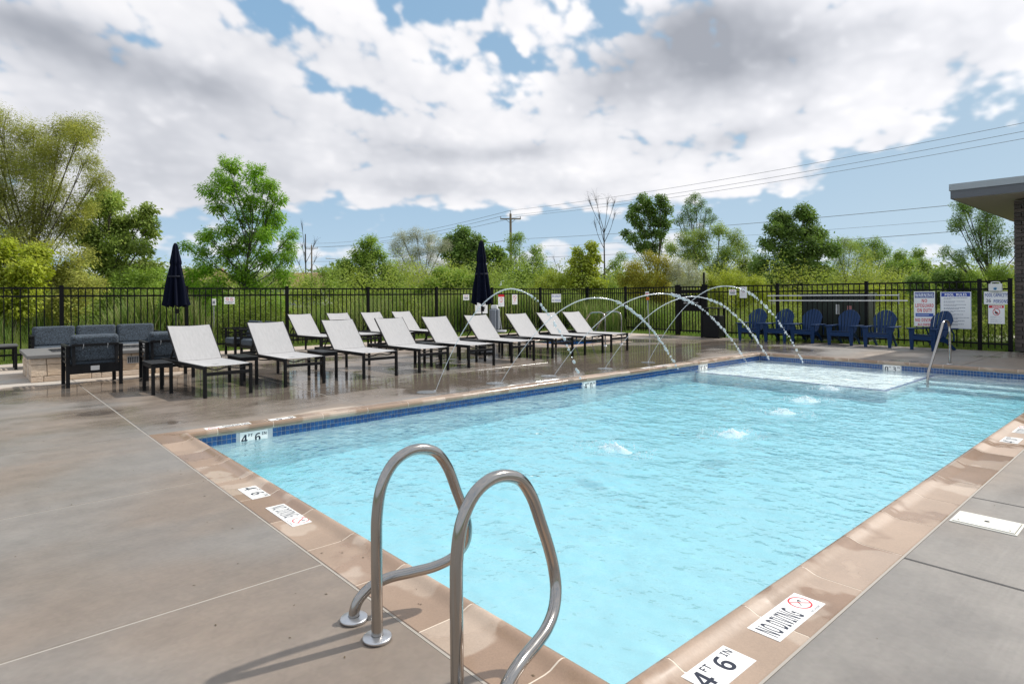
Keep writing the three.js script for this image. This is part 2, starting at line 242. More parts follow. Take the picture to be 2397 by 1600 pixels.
// ---------------------------------------------------------------- coping: cast stones with a raised lip
const copeTex = dataTex(1024, 1024, (i, j, u, v) => {
  const n = tiled((a, b) => fbm(a, b, 5), u, v, 8), m = tiled((a, b) => fbm(a + 20, b + 70, 6, 0.55), u, v, 3.2), w = sstep(0.495, 0.525, m), g = vnoise(i * 0.7, j * 0.7) - 0.5, pale = sstep(0.60, 0.635, tiled((a, b) => fbm(a + 90, b + 3, 4), u, v, 6));
  const k = 0.70 + n * 0.52 + g * 0.16; let r = mix(0.375, 0.315, w), gg = mix(0.270, 0.210, w), b = mix(0.195, 0.140, w); r = mix(r, 0.54, pale * 0.55); gg = mix(gg, 0.44, pale * 0.55); b = mix(b, 0.35, pale * 0.55);
  return [enc(r * k), enc(gg * k), enc(b * k)];
}, true);
const copeRough = dataTex(512, 512, (i, j, u, v) => { const m = tiled((a, b) => fbm(a + 20, b + 70, 6, 0.55), u, v, 3.2), w = sstep(0.49, 0.53, m), c = 255 * (mix(0.52, 0.22, w) + 0.06 * (vnoise(i * 0.3, j * 0.3) - 0.5)); return [c, c, c]; });
const copeBump = dataTex(512, 512, (i, j, u, v) => { const c = 255 * tiled((a, b) => fbm(a, b, 4), u, v, 16); return [c, c, c]; });
const copeMats = [0, 1, 2].map((k) => { const off = (t) => { const c = t.clone(); c.repeat.set(0.36, 0.36); c.offset.set(k * 0.37, k * 0.61); c.needsUpdate = true; return c; }; const tone = [1, 0.93, 1.05][k]; return new THREE.MeshPhysicalMaterial({ color: C3(tone, tone * [1, 0.97, 1][k], tone * [1, 0.95, 1][k]), map: off(copeTex), roughnessMap: off(copeRough), bumpMap: off(copeBump), bumpScale: 0.0012, roughness: 1 }); });
const LIP = [[0.004, -0.006], [0.010, 0], [0.200, 0], [0.232, 0.004], [0.258, 0.014], [0.280, 0.023], [0.300, 0.026], [0.318, 0.021], [0.331, 0.008], [0.335, -0.008], [0.332, -0.025], [0.320, -0.041], [0.300, -0.051], [0.28, -0.054], [0.004, -0.054]];
const coping = setting('pool_coping');
{
  const R = rnd(5);
  const side = (A, B, inward, n) => {
    const L = A.distanceTo(B), dir = B.clone().sub(A).normalize(); let s = 0;
    for (let i = 0; i < n; i++) {
      const e = i === n - 1 ? L : L * (i + 1) / n, a = A.clone().addScaledVector(dir, s + (i ? 0.0042 : 0)), b = A.clone().addScaledVector(dir, e - (i < n - 1 ? 0.0042 : 0));
      const g = toCreasedNormals(run(LIP, a, b, inward, i ? 0 : 1, i < n - 1 ? 0 : 1), 0.7);
      const m = part('coping_stone', g, copeMats[Math.floor(R() * 3)], coping); m.position.y = (R() - 0.5) * 0.0006; s = e;
    }
    // mortar under the joints
    part('coping_mortar', run(LIP.map(([q, y]) => [q * 0.990 + 0.001, y - 0.0014]), A, B, inward, 1, 1), M.mortar, coping);
  };
  const c = [V(0, 0, 0), V(PL, 0, 0), V(PL, 0, PW), V(0, 0, PW)];
  side(c[0], c[1], V(0, 0, 1), 22); side(c[1], c[2], V(-1, 0, 0), 11); side(c[2], c[3], V(0, 0, -1), 22); side(c[3], c[0], V(1, 0, 0), 11);
}
// ---------------------------------------------------------------- pool shell, tiles, water
const plasterTex = dataTex(512, 512, (i, j, u, v) => { const n = tiled((a, b) => fbm(a, b, 5), u, v, 10), k = 0.93 + 0.12 * n; return [enc(0.68 * k), enc(0.69 * k), enc(0.69 * k)]; }, true);
const trowel = dataTex(512, 512, (i, j, u, v) => { const c = 255 * tiled((a, b) => fbm(a, b, 3), u, v, 6); return [c, c, c]; }, false, [1, 1]);
M.plaster = new THREE.MeshPhysicalMaterial({ map: plasterTex, roughness: 0.8, bumpMap: trowel, bumpScale: 0.06 });
M.shelf = mat(0.86, 0.86, 0.85, 0.8); const pool = setting('swimming_pool');
const X0 = WALL, X1 = PL - WALL, Z0 = WALL, Z1 = PW - WALL;
{
  const q = (g) => fixUV(g, 0.5, 0, 0.5, 0);
  // the floor rises from the deep end to the shallow end
  const SLOPE = 0.17, fl = bx(X1 - X0 + 0.4, 0.1, Z1 - Z0 + 0.4, (X0 + X1) / 2, FLOOR - 0.05, (Z0 + Z1) / 2), fp = fl.attributes.position; for (let i = 0; i < fp.count; i++) if (fp.getX(i) > 5) fp.setY(i, fp.getY(i) + SLOPE); fl.computeVertexNormals(); part('pool_floor', q(fl), M.plaster, pool);
  const h = -0.055 - FLOOR, y = FLOOR + h / 2;
  part('pool_wall', q(bx(X1 - X0 + 0.4, h, 0.2, (X0 + X1) / 2, y, Z0 - 0.1)), M.plaster, pool); part('pool_wall', q(bx(X1 - X0 + 0.4, h, 0.2, (X0 + X1) / 2, y, Z1 + 0.1)), M.plaster, pool);
  part('pool_wall', q(bx(0.2, h, Z1 - Z0, X0 - 0.1, y, (Z0 + Z1) / 2)), M.plaster, pool); part('pool_wall', q(bx(0.2, h, Z1 - Z0, X1 + 0.1, y, (Z0 + Z1) / 2)), M.plaster, pool);
  // shallow sun shelf and entry steps
  const SX = 10.2, SZ = 3.95, top = WATER - 0.045;
  part('sun_shelf', q(rb(X1 - SX, top - FLOOR, SZ - Z0, 0.02, (X1 + SX) / 2, (top + FLOOR) / 2, (SZ + Z0) / 2)), M.shelf, pool);
  const edge = mat(0.05, 0.12, 0.36, 0.25);
  part('shelf_edge_tile', [bx(0.05, 0.006, SZ - Z0, SX + 0.027, top + 0.003, (SZ + Z0) / 2), bx(X1 - SX - 0.055, 0.006, 0.05, (X1 + SX) / 2 + 0.027, top + 0.0031, SZ - 0.027)], edge, pool);
  for (let k = 0; k < 3; k++) part('pool_step', q(rb(0.4, 0.17 + 0.05 * (3 - k), Z1 - SZ - 0.004, 0.012, X1 - 0.2 - k * 0.4, FLOOR + 0.085 + 0.025 * (3 - k), (Z1 + SZ) / 2)), M.plaster, pool);
}
{
  // waterline band of two-inch blue tiles
  const P = 0.0508, R = rnd(31), tileMats = [[0.008, 0.060, 0.215], [0.006, 0.045, 0.175], [0.010, 0.075, 0.245]].map((c) => mat(...c, 0.12, { clearcoat: 0.5, clearcoatRoughness: 0.08 }));
  const tg = new RoundedBoxGeometry(0.047, 0.047, 0.008, 1, 0.0025), rest = [[], [], []]; let count = 0;
  const skipL = [[0.83, 1.17], [6.62, 6.93], [10.35, 10.66]], band = part('tile_grout', [bx(X1 - X0, 0.105, 0.004, (X0 + X1) / 2, -0.1075, Z0 + 0.002), bx(X1 - X0, 0.105, 0.004, (X0 + X1) / 2, -0.1075, Z1 - 0.002), bx(0.004, 0.105, Z1 - Z0 - 0.009, X1 - 0.002, -0.1075, (Z0 + Z1) / 2), bx(0.004, 0.105, Z1 - Z0 - 0.009, X0 + 0.002, -0.1075, (Z0 + Z1) / 2)], mat(0.55, 0.57, 0.58, 0.8), pool);
  const lay = (n, place, skip, singles) => { for (let i = 0; i < n; i++) for (let r = 0; r < 2; r++) { const s = (i + 0.5) * P; const m = Math.floor(R() * 3), [p, ry] = place(s, -0.0815 - r * P); if (skip.some(([a, b]) => p[3] > a - 0.02 && p[3] < b + 0.02) && r < 2) continue; if (singles && r < 2 && count < 296) { const t = part('waterline_tile', tg, tileMats[m], pool); t.position.set(p[0], p[1], p[2]); t.rotation.y = ry; count++; } else rest[m].push(tg.clone().rotateY(ry).translate(p[0], p[1], p[2])); } };
  lay(Math.floor((X1 - X0) / P), (s, y) => [[X0 + s, y, Z0 + 0.005, X0 + s], 0], skipL, true);
  lay(Math.floor((Z1 - Z0) / P), (s, y) => [[X1 - 0.005, y, Z0 + s, Z0 + s], -Math.PI / 2], [[3.02, 3.33]], false);
  lay(Math.floor((X1 - X0) / P), (s, y) => [[X0 + s, y, Z1 - 0.005, 0], Math.PI], [], false);
  lay(Math.floor((Z1 - Z0) / P), (s, y) => [[X0 + 0.005, y, Z0 + s, 0], Math.PI / 2], [], false);
  rest.forEach((l, m) => { const o = part('waterline_tiles_small', l, tileMats[m], pool); o.userData.kind = 'stuff'; });
}
const water = setting('pool_water');
const wave = (x, z) => {
  let h = 0.012 * (fbm(x * 1.25 + 4, z * 1.25 + 8, 3) - 0.5) * 2 + 0.010 * (fbm(x * 4.2 + 50, z * 3.4 + 2, 3) - 0.5) * 2;
  for (const [bx0, bz0] of [[3.63, 3.41], [5.15, 3.9], [6.86, 3.72], [8.02, 3.51], [9.49, 3.28]]) { const d = Math.hypot(x - bx0, z - bz0); if (d < 1.8) h += 0.007 * Math.exp(-d * 1.5) * Math.cos(d * 17); }
  return h;
};
{
  const nx = 420, nz = 200, g = new THREE.PlaneGeometry(X1 - X0 - 0.02, Z1 - Z0 - 0.02, nx, nz).rotateX(-Math.PI / 2).translate((X0 + X1) / 2, WATER, (Z0 + Z1) / 2), p = g.attributes.position, u = g.attributes.uv;
  for (let i = 0; i < p.count; i++) { p.setY(i, WATER + wave(p.getX(i), p.getZ(i))); u.setXY(i, p.getX(i) / 1.15, p.getZ(i) / 1.15); }
  g.computeVertexNormals();
  const rip = dataTex(512, 512, (i, j, a, b) => { const n = 255 * (0.65 * tiled((x, y) => fbm(x, y, 3), a, b, 9) + 0.35 * tiled((x, y) => fbm(x + 9, y + 3, 3), a, b, 21)); return [n, n, n]; });
  part('water_surface', g, new THREE.MeshPhysicalMaterial({ color: C3(0.97, 1, 1), transmission: 1, thickness: 0, roughness: 0.02, ior: 1.33, bumpMap: rip, bumpScale: 0.034 }), water);
  part('water_body', bx(X1 - X0 - 0.03, WATER - 0.02 - FLOOR - 0.003, Z1 - Z0 - 0.03, (X0 + X1) / 2, (WATER - 0.02 + FLOOR + 0.003) / 2, (Z0 + Z1) / 2), new THREE.MeshPhysicalMaterial({ color: C3(0.9, 1, 1), transparent: true, opacity: 0.01, roughness: 1, thickness: 1, attenuationColor: C3(0.36, 0.775, 0.89), attenuationDistance: 1.5 }), water);
}
// ---------------------------------------------------------------- spa pool beyond the loungers
{
  const spa = setting('spa_pool'), sx0 = 11.3, sx1 = 14.2, sz0 = -7.2, sz1 = -4.35, c = [V(sx0, 0, sz0), V(sx1, 0, sz0), V(sx1, 0, sz1), V(sx0, 0, sz1)], I = [V(0, 0, 1), V(-1, 0, 0), V(0, 0, -1), V(1, 0, 0)];
  for (let k = 0; k < 4; k++) { const A = c[k], B = c[(k + 1) % 4], d = B.clone().sub(A); for (let i = 0; i < 5; i++) part('coping_stone', toCreasedNormals(run(LIP, A.clone().addScaledVector(d, i / 5), A.clone().addScaledVector(d, (i + 1) / 5 - (i < 4 ? 0.002 : 0)), I[k], i ? 0 : 1, i < 4 ? 0 : 1), 0.7), copeMats[(k + i) % 3], spa); }
  part('spa_floor', bx(2.4, 0.1, 2.4, 12.75, -0.75, -5.775), M.plaster, spa);
  part('spa_wall', [bx(2.4, 0.62, 0.1, 12.75, -0.395, sz0 + 0.25), bx(2.4, 0.62, 0.1, 12.75, -0.395, sz1 - 0.25), bx(0.1, 0.62, 2.2, sx0 + 0.25, -0.395, -5.775), bx(0.1, 0.62, 2.2, sx1 - 0.25, -0.395, -5.775)], mat(0.03, 0.10, 0.26, 0.2), spa);
  part('spa_water', new THREE.PlaneGeometry(2.28, 2.24, 1, 1).rotateX(-Math.PI / 2).translate(12.75, -0.13, -5.775), new THREE.MeshPhysicalMaterial({ color: C3(0.45, 0.88, 0.92), transmission: 1, thickness: 0, roughness: 0.03, ior: 1.33 }), spa);
}
// ---------------------------------------------------------------- lettered tiles
const fontOf = (px, w = 'bold') => `${w} ${px}px sans-serif`;
function depthArt(a, b) {
  return canvasTex(512, 256, (x) => {
    x.fillStyle = '#f1efea'; x.fillRect(0, 0, 512, 256); x.fillStyle = '#d9d6cf'; x.fillRect(254, 0, 3, 256);
    x.fillStyle = '#1d2233'; x.textBaseline = 'alphabetic'; x.font = fontOf(215); x.fillText(a, 22, 205); x.fillText(b, 264, 205);
    x.font = fontOf(80); x.fillText('FT', 146, 100); x.fillText('IN', 402, 100);
  });
}
function noDive(x, cx, cy, r, lw) {
  x.save(); x.strokeStyle = '#14161c'; x.lineWidth = lw * 0.55; x.beginPath(); x.moveTo(cx - r * 0.45, cy + r * 0.35); x.lineTo(cx - r * 0.1, cy - r * 0.05); x.lineTo(cx + r * 0.25, cy - r * 0.4); x.moveTo(cx - r * 0.1, cy - r * 0.05); x.lineTo(cx + r * 0.25, cy + r * 0.2); x.moveTo(cx + r * 0.0, cy - r * 0.2); x.lineTo(cx + r * 0.45, cy - r * 0.05); x.stroke();
  x.beginPath(); x.arc(cx + r * 0.36, cy - r * 0.3, r * 0.12, 0, 7); x.fillStyle = '#14161c'; x.fill();
  x.strokeStyle = '#d2343c'; x.lineWidth = lw; x.beginPath(); x.arc(cx, cy, r, 0, 7); x.stroke(); x.beginPath(); x.moveTo(cx - r * 0.7, cy - r * 0.7); x.lineTo(cx + r * 0.7, cy + r * 0.7); x.stroke(); x.restore();
}
const diveArt = canvasTex(768, 256, (x) => {
  x.fillStyle = '#f3f1ec'; x.fillRect(0, 0, 768, 256); x.fillStyle = '#dbd8d1'; x.fillRect(510, 0, 3, 256); x.fillStyle = '#2a2f3d'; x.save(); x.translate(26, 222); x.font = fontOf(128); x.scale(456 / x.measureText('NO DIVING').width, 1.85); x.fillText('NO DIVING', 0, 0); x.restore();
  noDive(x, 640, 112, 84, 14); x.fillStyle = '#2a2f3d'; x.font = fontOf(27); x.fillText('NO DIVING', 566, 244);
});
const art = { '4 6': depthArt('4', '6'), '4 0': depthArt('4', '0'), '3 6': depthArt('3', '6'), '0 3': depthArt('0', '3') };
const inkMat = (t, rough = 0.35) => new THREE.MeshPhysicalMaterial({ map: t, roughness: rough });
function plateOf(name, w, h, th, tex, centre, right, up, label, category, group, rough) {
  const g = new THREE.BoxGeometry(w, h, th), side = M.white, n = right.clone().cross(up);
  const m = new THREE.Mesh(g, [side, side, side, side, inkMat(tex, rough), side]); m.name = numbered(name); m.castShadow = m.receiveShadow = true; m.userData = { label, category }; if (group) m.userData.group = group;
  m.quaternion.setFromRotationMatrix(new THREE.Matrix4().makeBasis(right, up, n)); m.position.copy(centre).addScaledVector(n, th / 2); scene.add(m); return m;
}
const FT = 0.3048, TB = -0.0055;   // tiles sit in the stone and stand 2.5 mm proud
const tileOn = (tex, w, x, z, right, up, label) => plateOf('marker_tile', w, 0.152, 0.008, tex, V(x, TB, z), right, up, label, 'marker', undefined, 0.3);
tileOn(art['4 6'], FT * 1.06, 0.165, 2.772, V(0, 0, 1), V(1, 0, 0), 'white 4 FT 6 IN depth tile beyond the no diving tile on ladder edge');
tileOn(diveArt, FT * 1.56, 0.168, 3.42, V(0, 0, 1), V(1, 0, 0), 'white no diving tile in coping between chrome ladder and depth tile');
tileOn(diveArt, FT * 1.54, 1.32, 6.256, V(1, 0, 0), V(0, 0, -1), 'large white no diving tile with red symbol in coping before the skimmer lid');
tileOn(art['4 6'], FT * 1.02, 0.73, 6.254, V(1, 0, 0), V(0, 0, -1), 'large white 4 FT 6 IN depth tile at the coping corner by the ladder');
tileOn(art['4 0'], FT, 6.245, 6.25, V(1, 0, 0), V(0, 0, -1), 'white 4 FT 0 IN depth tile in coping past the skimmer lid');
tileOn(diveArt, FT * 1.5, 6.91, 6.25, V(1, 0, 0), V(0, 0, -1), 'white no diving tile beside 4 FT 0 IN tile past the skimmer lid');
tileOn(diveArt, FT * 1.6, 0.78, 0.13, V(-1, 0, 0), V(0, 0, 1), 'upside down no diving tile in the lounger side coping at the pool corner');
tileOn(art['4 6'], FT, 1.40, 0.13, V(-1, 0, 0), V(0, 0, 1), 'upside down 4 FT 6 IN depth tile in the lounger side coping');
tileOn(art['4 0'], FT, 8.75, 0.13, V(-1, 0, 0), V(0, 0, 1), 'depth tile in the lounger side coping between two fountain jet plates');
tileOn(diveArt, FT * 1.5, 9.25, 0.13, V(-1, 0, 0), V(0, 0, 1), 'no diving tile in the lounger side coping near the farthest jet plates');
const wallTile = (tex, centre, right, label) => { const c = tex.clone(); c.repeat.set(1, 0.70); c.offset.set(0, 0.30); c.needsUpdate = true; return plateOf('marker_tile', FT + 0.004, 0.1036, 0.0085, c, centre.setY(-0.1085), right, V(0, 1, 0), label, 'marker', undefined, 0.25); };
wallTile(art['4 6'], V(1.0, -0.157, Z0 + 0.004), V(1, 0, 0), '4 FT 6 IN depth marker set into blue waterline tiles at pool corner');
wallTile(art['4 0'], V(6.775, -0.157, Z0 + 0.004), V(1, 0, 0), '4 FT 0 IN depth marker set into waterline tiles under the first jet');
wallTile(art['3 6'], V(10.505, -0.157, Z0 + 0.004), V(1, 0, 0), '3 FT 6 IN depth marker set into waterline tiles beside the shelf');
wallTile(art['0 3'], V(X1 - 0.004, -0.157, 3.175), V(0, 0, 1), '0 FT 3 IN depth marker set into tiles behind the sun shelf');
// skimmer lid
{
  const t = thing('skimmer_lid', 'cream rectangular skimmer lid with screws set in grey deck', 'lid', [3.36, 0, 6.604], 0);
  part('lid_plate', rb(0.235, 0.012, 0.31, 0.003, 0, 0.006, 0), mat(0.72, 0.70, 0.62, 0.5), t); part('lid_rim', [bx(0.265, 0.006, 0.012, 0, 0.003, 0.164), bx(0.265, 0.006, 0.012, 0, 0.003, -0.164), bx(0.012, 0.006, 0.315, 0.127, 0.003, 0), bx(0.012, 0.006, 0.315, -0.127, 0.003, 0)], mat(0.68, 0.66, 0.59, 0.6), t);
  part('finger_hole', cyl(0.014, 0.014, 0.002, 0, 0.0115, 0, 14), M.dark, t); for (const z of [-0.13, 0.13]) part('screw', cyl(0.005, 0.005, 0.002, -0.09, 0.0115, z, 8), M.dark, t);
}
// ---------------------------------------------------------------- chrome grab rails at the near edge
function grabRail(z0, s, label) {
  const t = thing('grab_rail', label, 'grab rail', [-0.155, 0, z0], 0, 'pair of ladder rails');
  const pr = [[0, 0.004, 0], [0, 0.2, 0], [0, 0.40, 0], [0.004, 0.53, 0], [0.028, 0.65, 0], [0.085, 0.735, 0], [0.16, 0.772, 0], [0.235, 0.772, 0], [0.31, 0.742, 0], [0.37, 0.668, 0], [0.425, 0.54, 0], [0.468, 0.43, 0], [0.49, 0.34, 0.005], [0.484, 0.265, 0.022], [0.44, 0.208, 0.052], [0.36, 0.176, 0.09], [0.255, 0.166, 0.13], [0.155, 0.16, 0.165], [0.075, 0.135, 0.19], [0.02, 0.085, 0.206], [0, 0.03, 0.21], [0, 0.004, 0.21]];
  part('rail_tube', tube(pr.map(([x, y, z]) => V(x, y, z * s)), 0.0242, 130, 18), M.steel, t);
  for (const z of [0, 0.21 * s]) part('escutcheon', new THREE.LatheGeometry([[0.0255, 0], [0.062, 0], [0.062, 0.012], [0.058, 0.017], [0.030, 0.021], [0.0255, 0.021]].map(([r, y]) => new THREE.Vector2(r, y)), 28).translate(0, 0.0005, z), M.plate, t);
}
grabRail(5.17, -1, 'bent chrome grab rail on the deck, its return foot towards the no diving tile');
grabRail(5.74, 1, 'bent chrome grab rail on the deck, its return foot towards the pool corner');
{
  const t = thing('handrail', 'slanted chrome handrail from far deck down into the water by shelf', 'handrail', [13.46, 0, 4.1]);
  part('rail_tube', tube([[0, 0.005], [0, 0.45], [-0.01, 0.72], [-0.09, 0.85], [-0.27, 0.89], [-0.46, 0.86], [-0.62, 0.72], [-0.95, 0.42], [-1.30, 0.12], [-1.48, -0.04], [-1.52, -0.2], [-1.52, -0.62]].map(([x, y]) => V(x, y, 0)), 0.024, 70, 14), M.steel, t);
  part('escutcheon', new THREE.LatheGeometry([[0.026, 0], [0.06, 0], [0.06, 0.014], [0.03, 0.022], [0.026, 0.022]].map(([r, y]) => new THREE.Vector2(r, y)), 20).translate(0, 0.0005, 0), M.plate, t);
}
for (const [x, lab] of [[12.4, 'thin chrome spa handrail with angled top, beside the last lounger'], [13.15, 'thin chrome spa handrail with angled top, on the emergency post side']]) {
  const t = thing('spa_handrail', lab, 'handrail', [x, 0, -4.0]);
  part('rail_tube', tube([[0, 0.005], [0, 0.5], [0, 0.78], [-0.04, 0.90], [-0.16, 0.955], [-0.36, 0.955], [-0.54, 0.93], [-0.66, 0.82], [-1.0, 0.38], [-1.15, 0.1], [-1.18, -0.12], [-1.18, -0.6]].map(([z, y]) => V(0, y, z)), 0.021, 60, 10), M.steel, t);
  part('escutcheon', cyl(0.055, 0.045, 0.018, 0, 0.0005, 0, 18), M.plate, t);
}
// ---------------------------------------------------------------- black picket fence
const fencePoint = [];
function fenceRun(pts, label, H = 1.75) {
  const t = thing('picket_fence', label, 'fence');
  const gp = new Map();
  for (let i = 0; i < pts.length; i++) {
    const [x, z] = pts[i], m = part('post', [bx(0.084, H + 0.06, 0.084, x, (H + 0.06) / 2 - 0.03, z), bx(0.094, 0.018, 0.094, x, H + 0.04, z)], M.fence, t);
    if (i === pts.length - 1) break;
    const A = V(x, 0, z), B = V(pts[i + 1][0], 0, pts[i + 1][1]), L = A.distanceTo(B), n = Math.max(1, Math.round((L - 0.075) / 0.149)), d = B.clone().sub(A).normalize();
    const a = A.clone().addScaledVector(d, 0.038), b = B.clone().addScaledVector(d, -0.038);
    for (const y of [H - 0.022, H - 0.215, 0.17]) part('rail', bar(a.clone().setY(y), b.clone().setY(y), 0.032, 0.042), M.fence, t);
    for (let k = 1; k < n; k++) { const p = a.clone().lerp(b, k / n), m2 = part('picket', PICKET, M.fence, t); m2.position.set(p.x, (0.05 + H - 0.03) / 2, p.z); m2.rotation.y = Math.atan2(-d.z, d.x); }
  }
  return t;
}
const PICKET = bx(0.023, 1.75 - 0.08, 0.0235);
const FZ = -10.92, FX = 17.78;
fenceRun([-5.2, -2.45, 0.31, 3.07, 5.84, 8.56, 11.3, 13.92, 16.55, 19.45].map((x) => [x, FZ]), 'long black picket fence behind the loungers and fire pit');
fenceRun([[19.42, FZ + 0.09], [18.5, -8.0], [FX, -5.14]], 'short black picket fence angled between the fence corner and the gate');
fenceRun([[FX, -3.96], [FX, -1.44], [FX, 1.13], [FX, 3.75], [FX, 4.36]], 'black picket fence behind the blue chairs, carrying the pool signs');
{
  const t = thing('gate', 'black picket gate with solid latch panel and push bar', 'gate', [FX, 0, -4.55]);
  for (const z of [-0.50, 0.50]) part('post', [bx(0.09, 1.82, 0.09, 0, 0.88, z), bx(0.1, 0.02, 0.1, 0, 1.80, z)], M.fence, t);
  const leaf = part('frame', [bx(0.05, 0.05, 0.88, 0, 1.72, 0), bx(0.05, 0.05, 0.88, 0, 0.17, 0), bx(0.05, 1.6, 0.05, 0, 0.945, -0.415), bx(0.05, 1.6, 0.05, 0, 0.945, 0.415)], M.fence, t);
  for (let k = 1; k < 7; k++) { const p = part('picket', PICKET, M.fence, t); p.position.set(0, 0.92, -0.415 + k * 0.1186); }
  part('latch_panel', [bx(0.03, 0.58, 0.78, -0.03, 1.16, 0)], M.fence, t); part('push_bar', [bx(0.03, 0.028, 0.56, -0.10, 1.16, 0.05), bx(0.05, 0.05, 0.05, -0.07, 1.16, -0.2), bx(0.05, 0.05, 0.05, -0.07, 1.16, 0.3)], M.galv, t);
  part('upper_panel', bx(0.02, 0.12, 0.78, -0.03, 1.56, 0), M.fence, t);
  part('closer_pole', bx(0.05, 0.45, 0.05, 0.06, 2.0, 0.48), M.fence, t);
}
{
  const t = thing('litter_bin', 'black box shaped litter bin with open gap under its top, beside gate', 'bin', [17.36, 0, -3.45], 0.12);
  part('body', rb(0.52, 0.72, 0.60, 0.01, 0, 0.385, 0), M.black, t); for (const [x, z] of [[-1, -1], [-1, 1], [1, -1], [1, 1]]) part('post', bx(0.05, 1.0, 0.05, x * 0.25, 0.5, z * 0.29), M.black, t);
  part('top', rb(0.58, 0.035, 0.66, 0.01, 0, 0.995, 0), M.black, t); for (const z of [-0.1, 0.1]) part('bar', bx(0.02, 0.26, 0.03, -0.24, 0.86, z), M.black, t);
}
// ---------------------------------------------------------------- signs on the fences
const signArt = (w, h, f) => canvasTex(w, h, (x) => { x.fillStyle = '#eceef0'; x.fillRect(0, 0, w, h); x.textAlign = 'center'; f(x, w, h); });
const fit = (x, s, cx, y, size, maxW, weight = 'bold') => { x.font = fontOf(size, weight); const w = x.measureText(s).width; x.save(); x.translate(cx, y); if (w > maxW) x.scale(maxW / w, 1); x.fillText(s, 0, 0); x.restore(); };
const lines = (x, x0, x1, y0, y1, n, seed, col = '#6a7286') => { const R = rnd(seed); x.fillStyle = col; const st = (y1 - y0) / n; for (let i = 0; i < n; i++) { if (i % 3 === 2) continue; let p = x0; const end = x0 + (x1 - x0) * (i % 3 ? 0.2 + R() * 0.4 : 0.75 + R() * 0.25); while (p < end) { const w = 6 + R() * 22; x.fillRect(p, y0 + i * st, Math.min(w, end - p), st * 0.42); p += w + 5; } } };
const red = '#c8232c', navyInk = '#1c3f94';
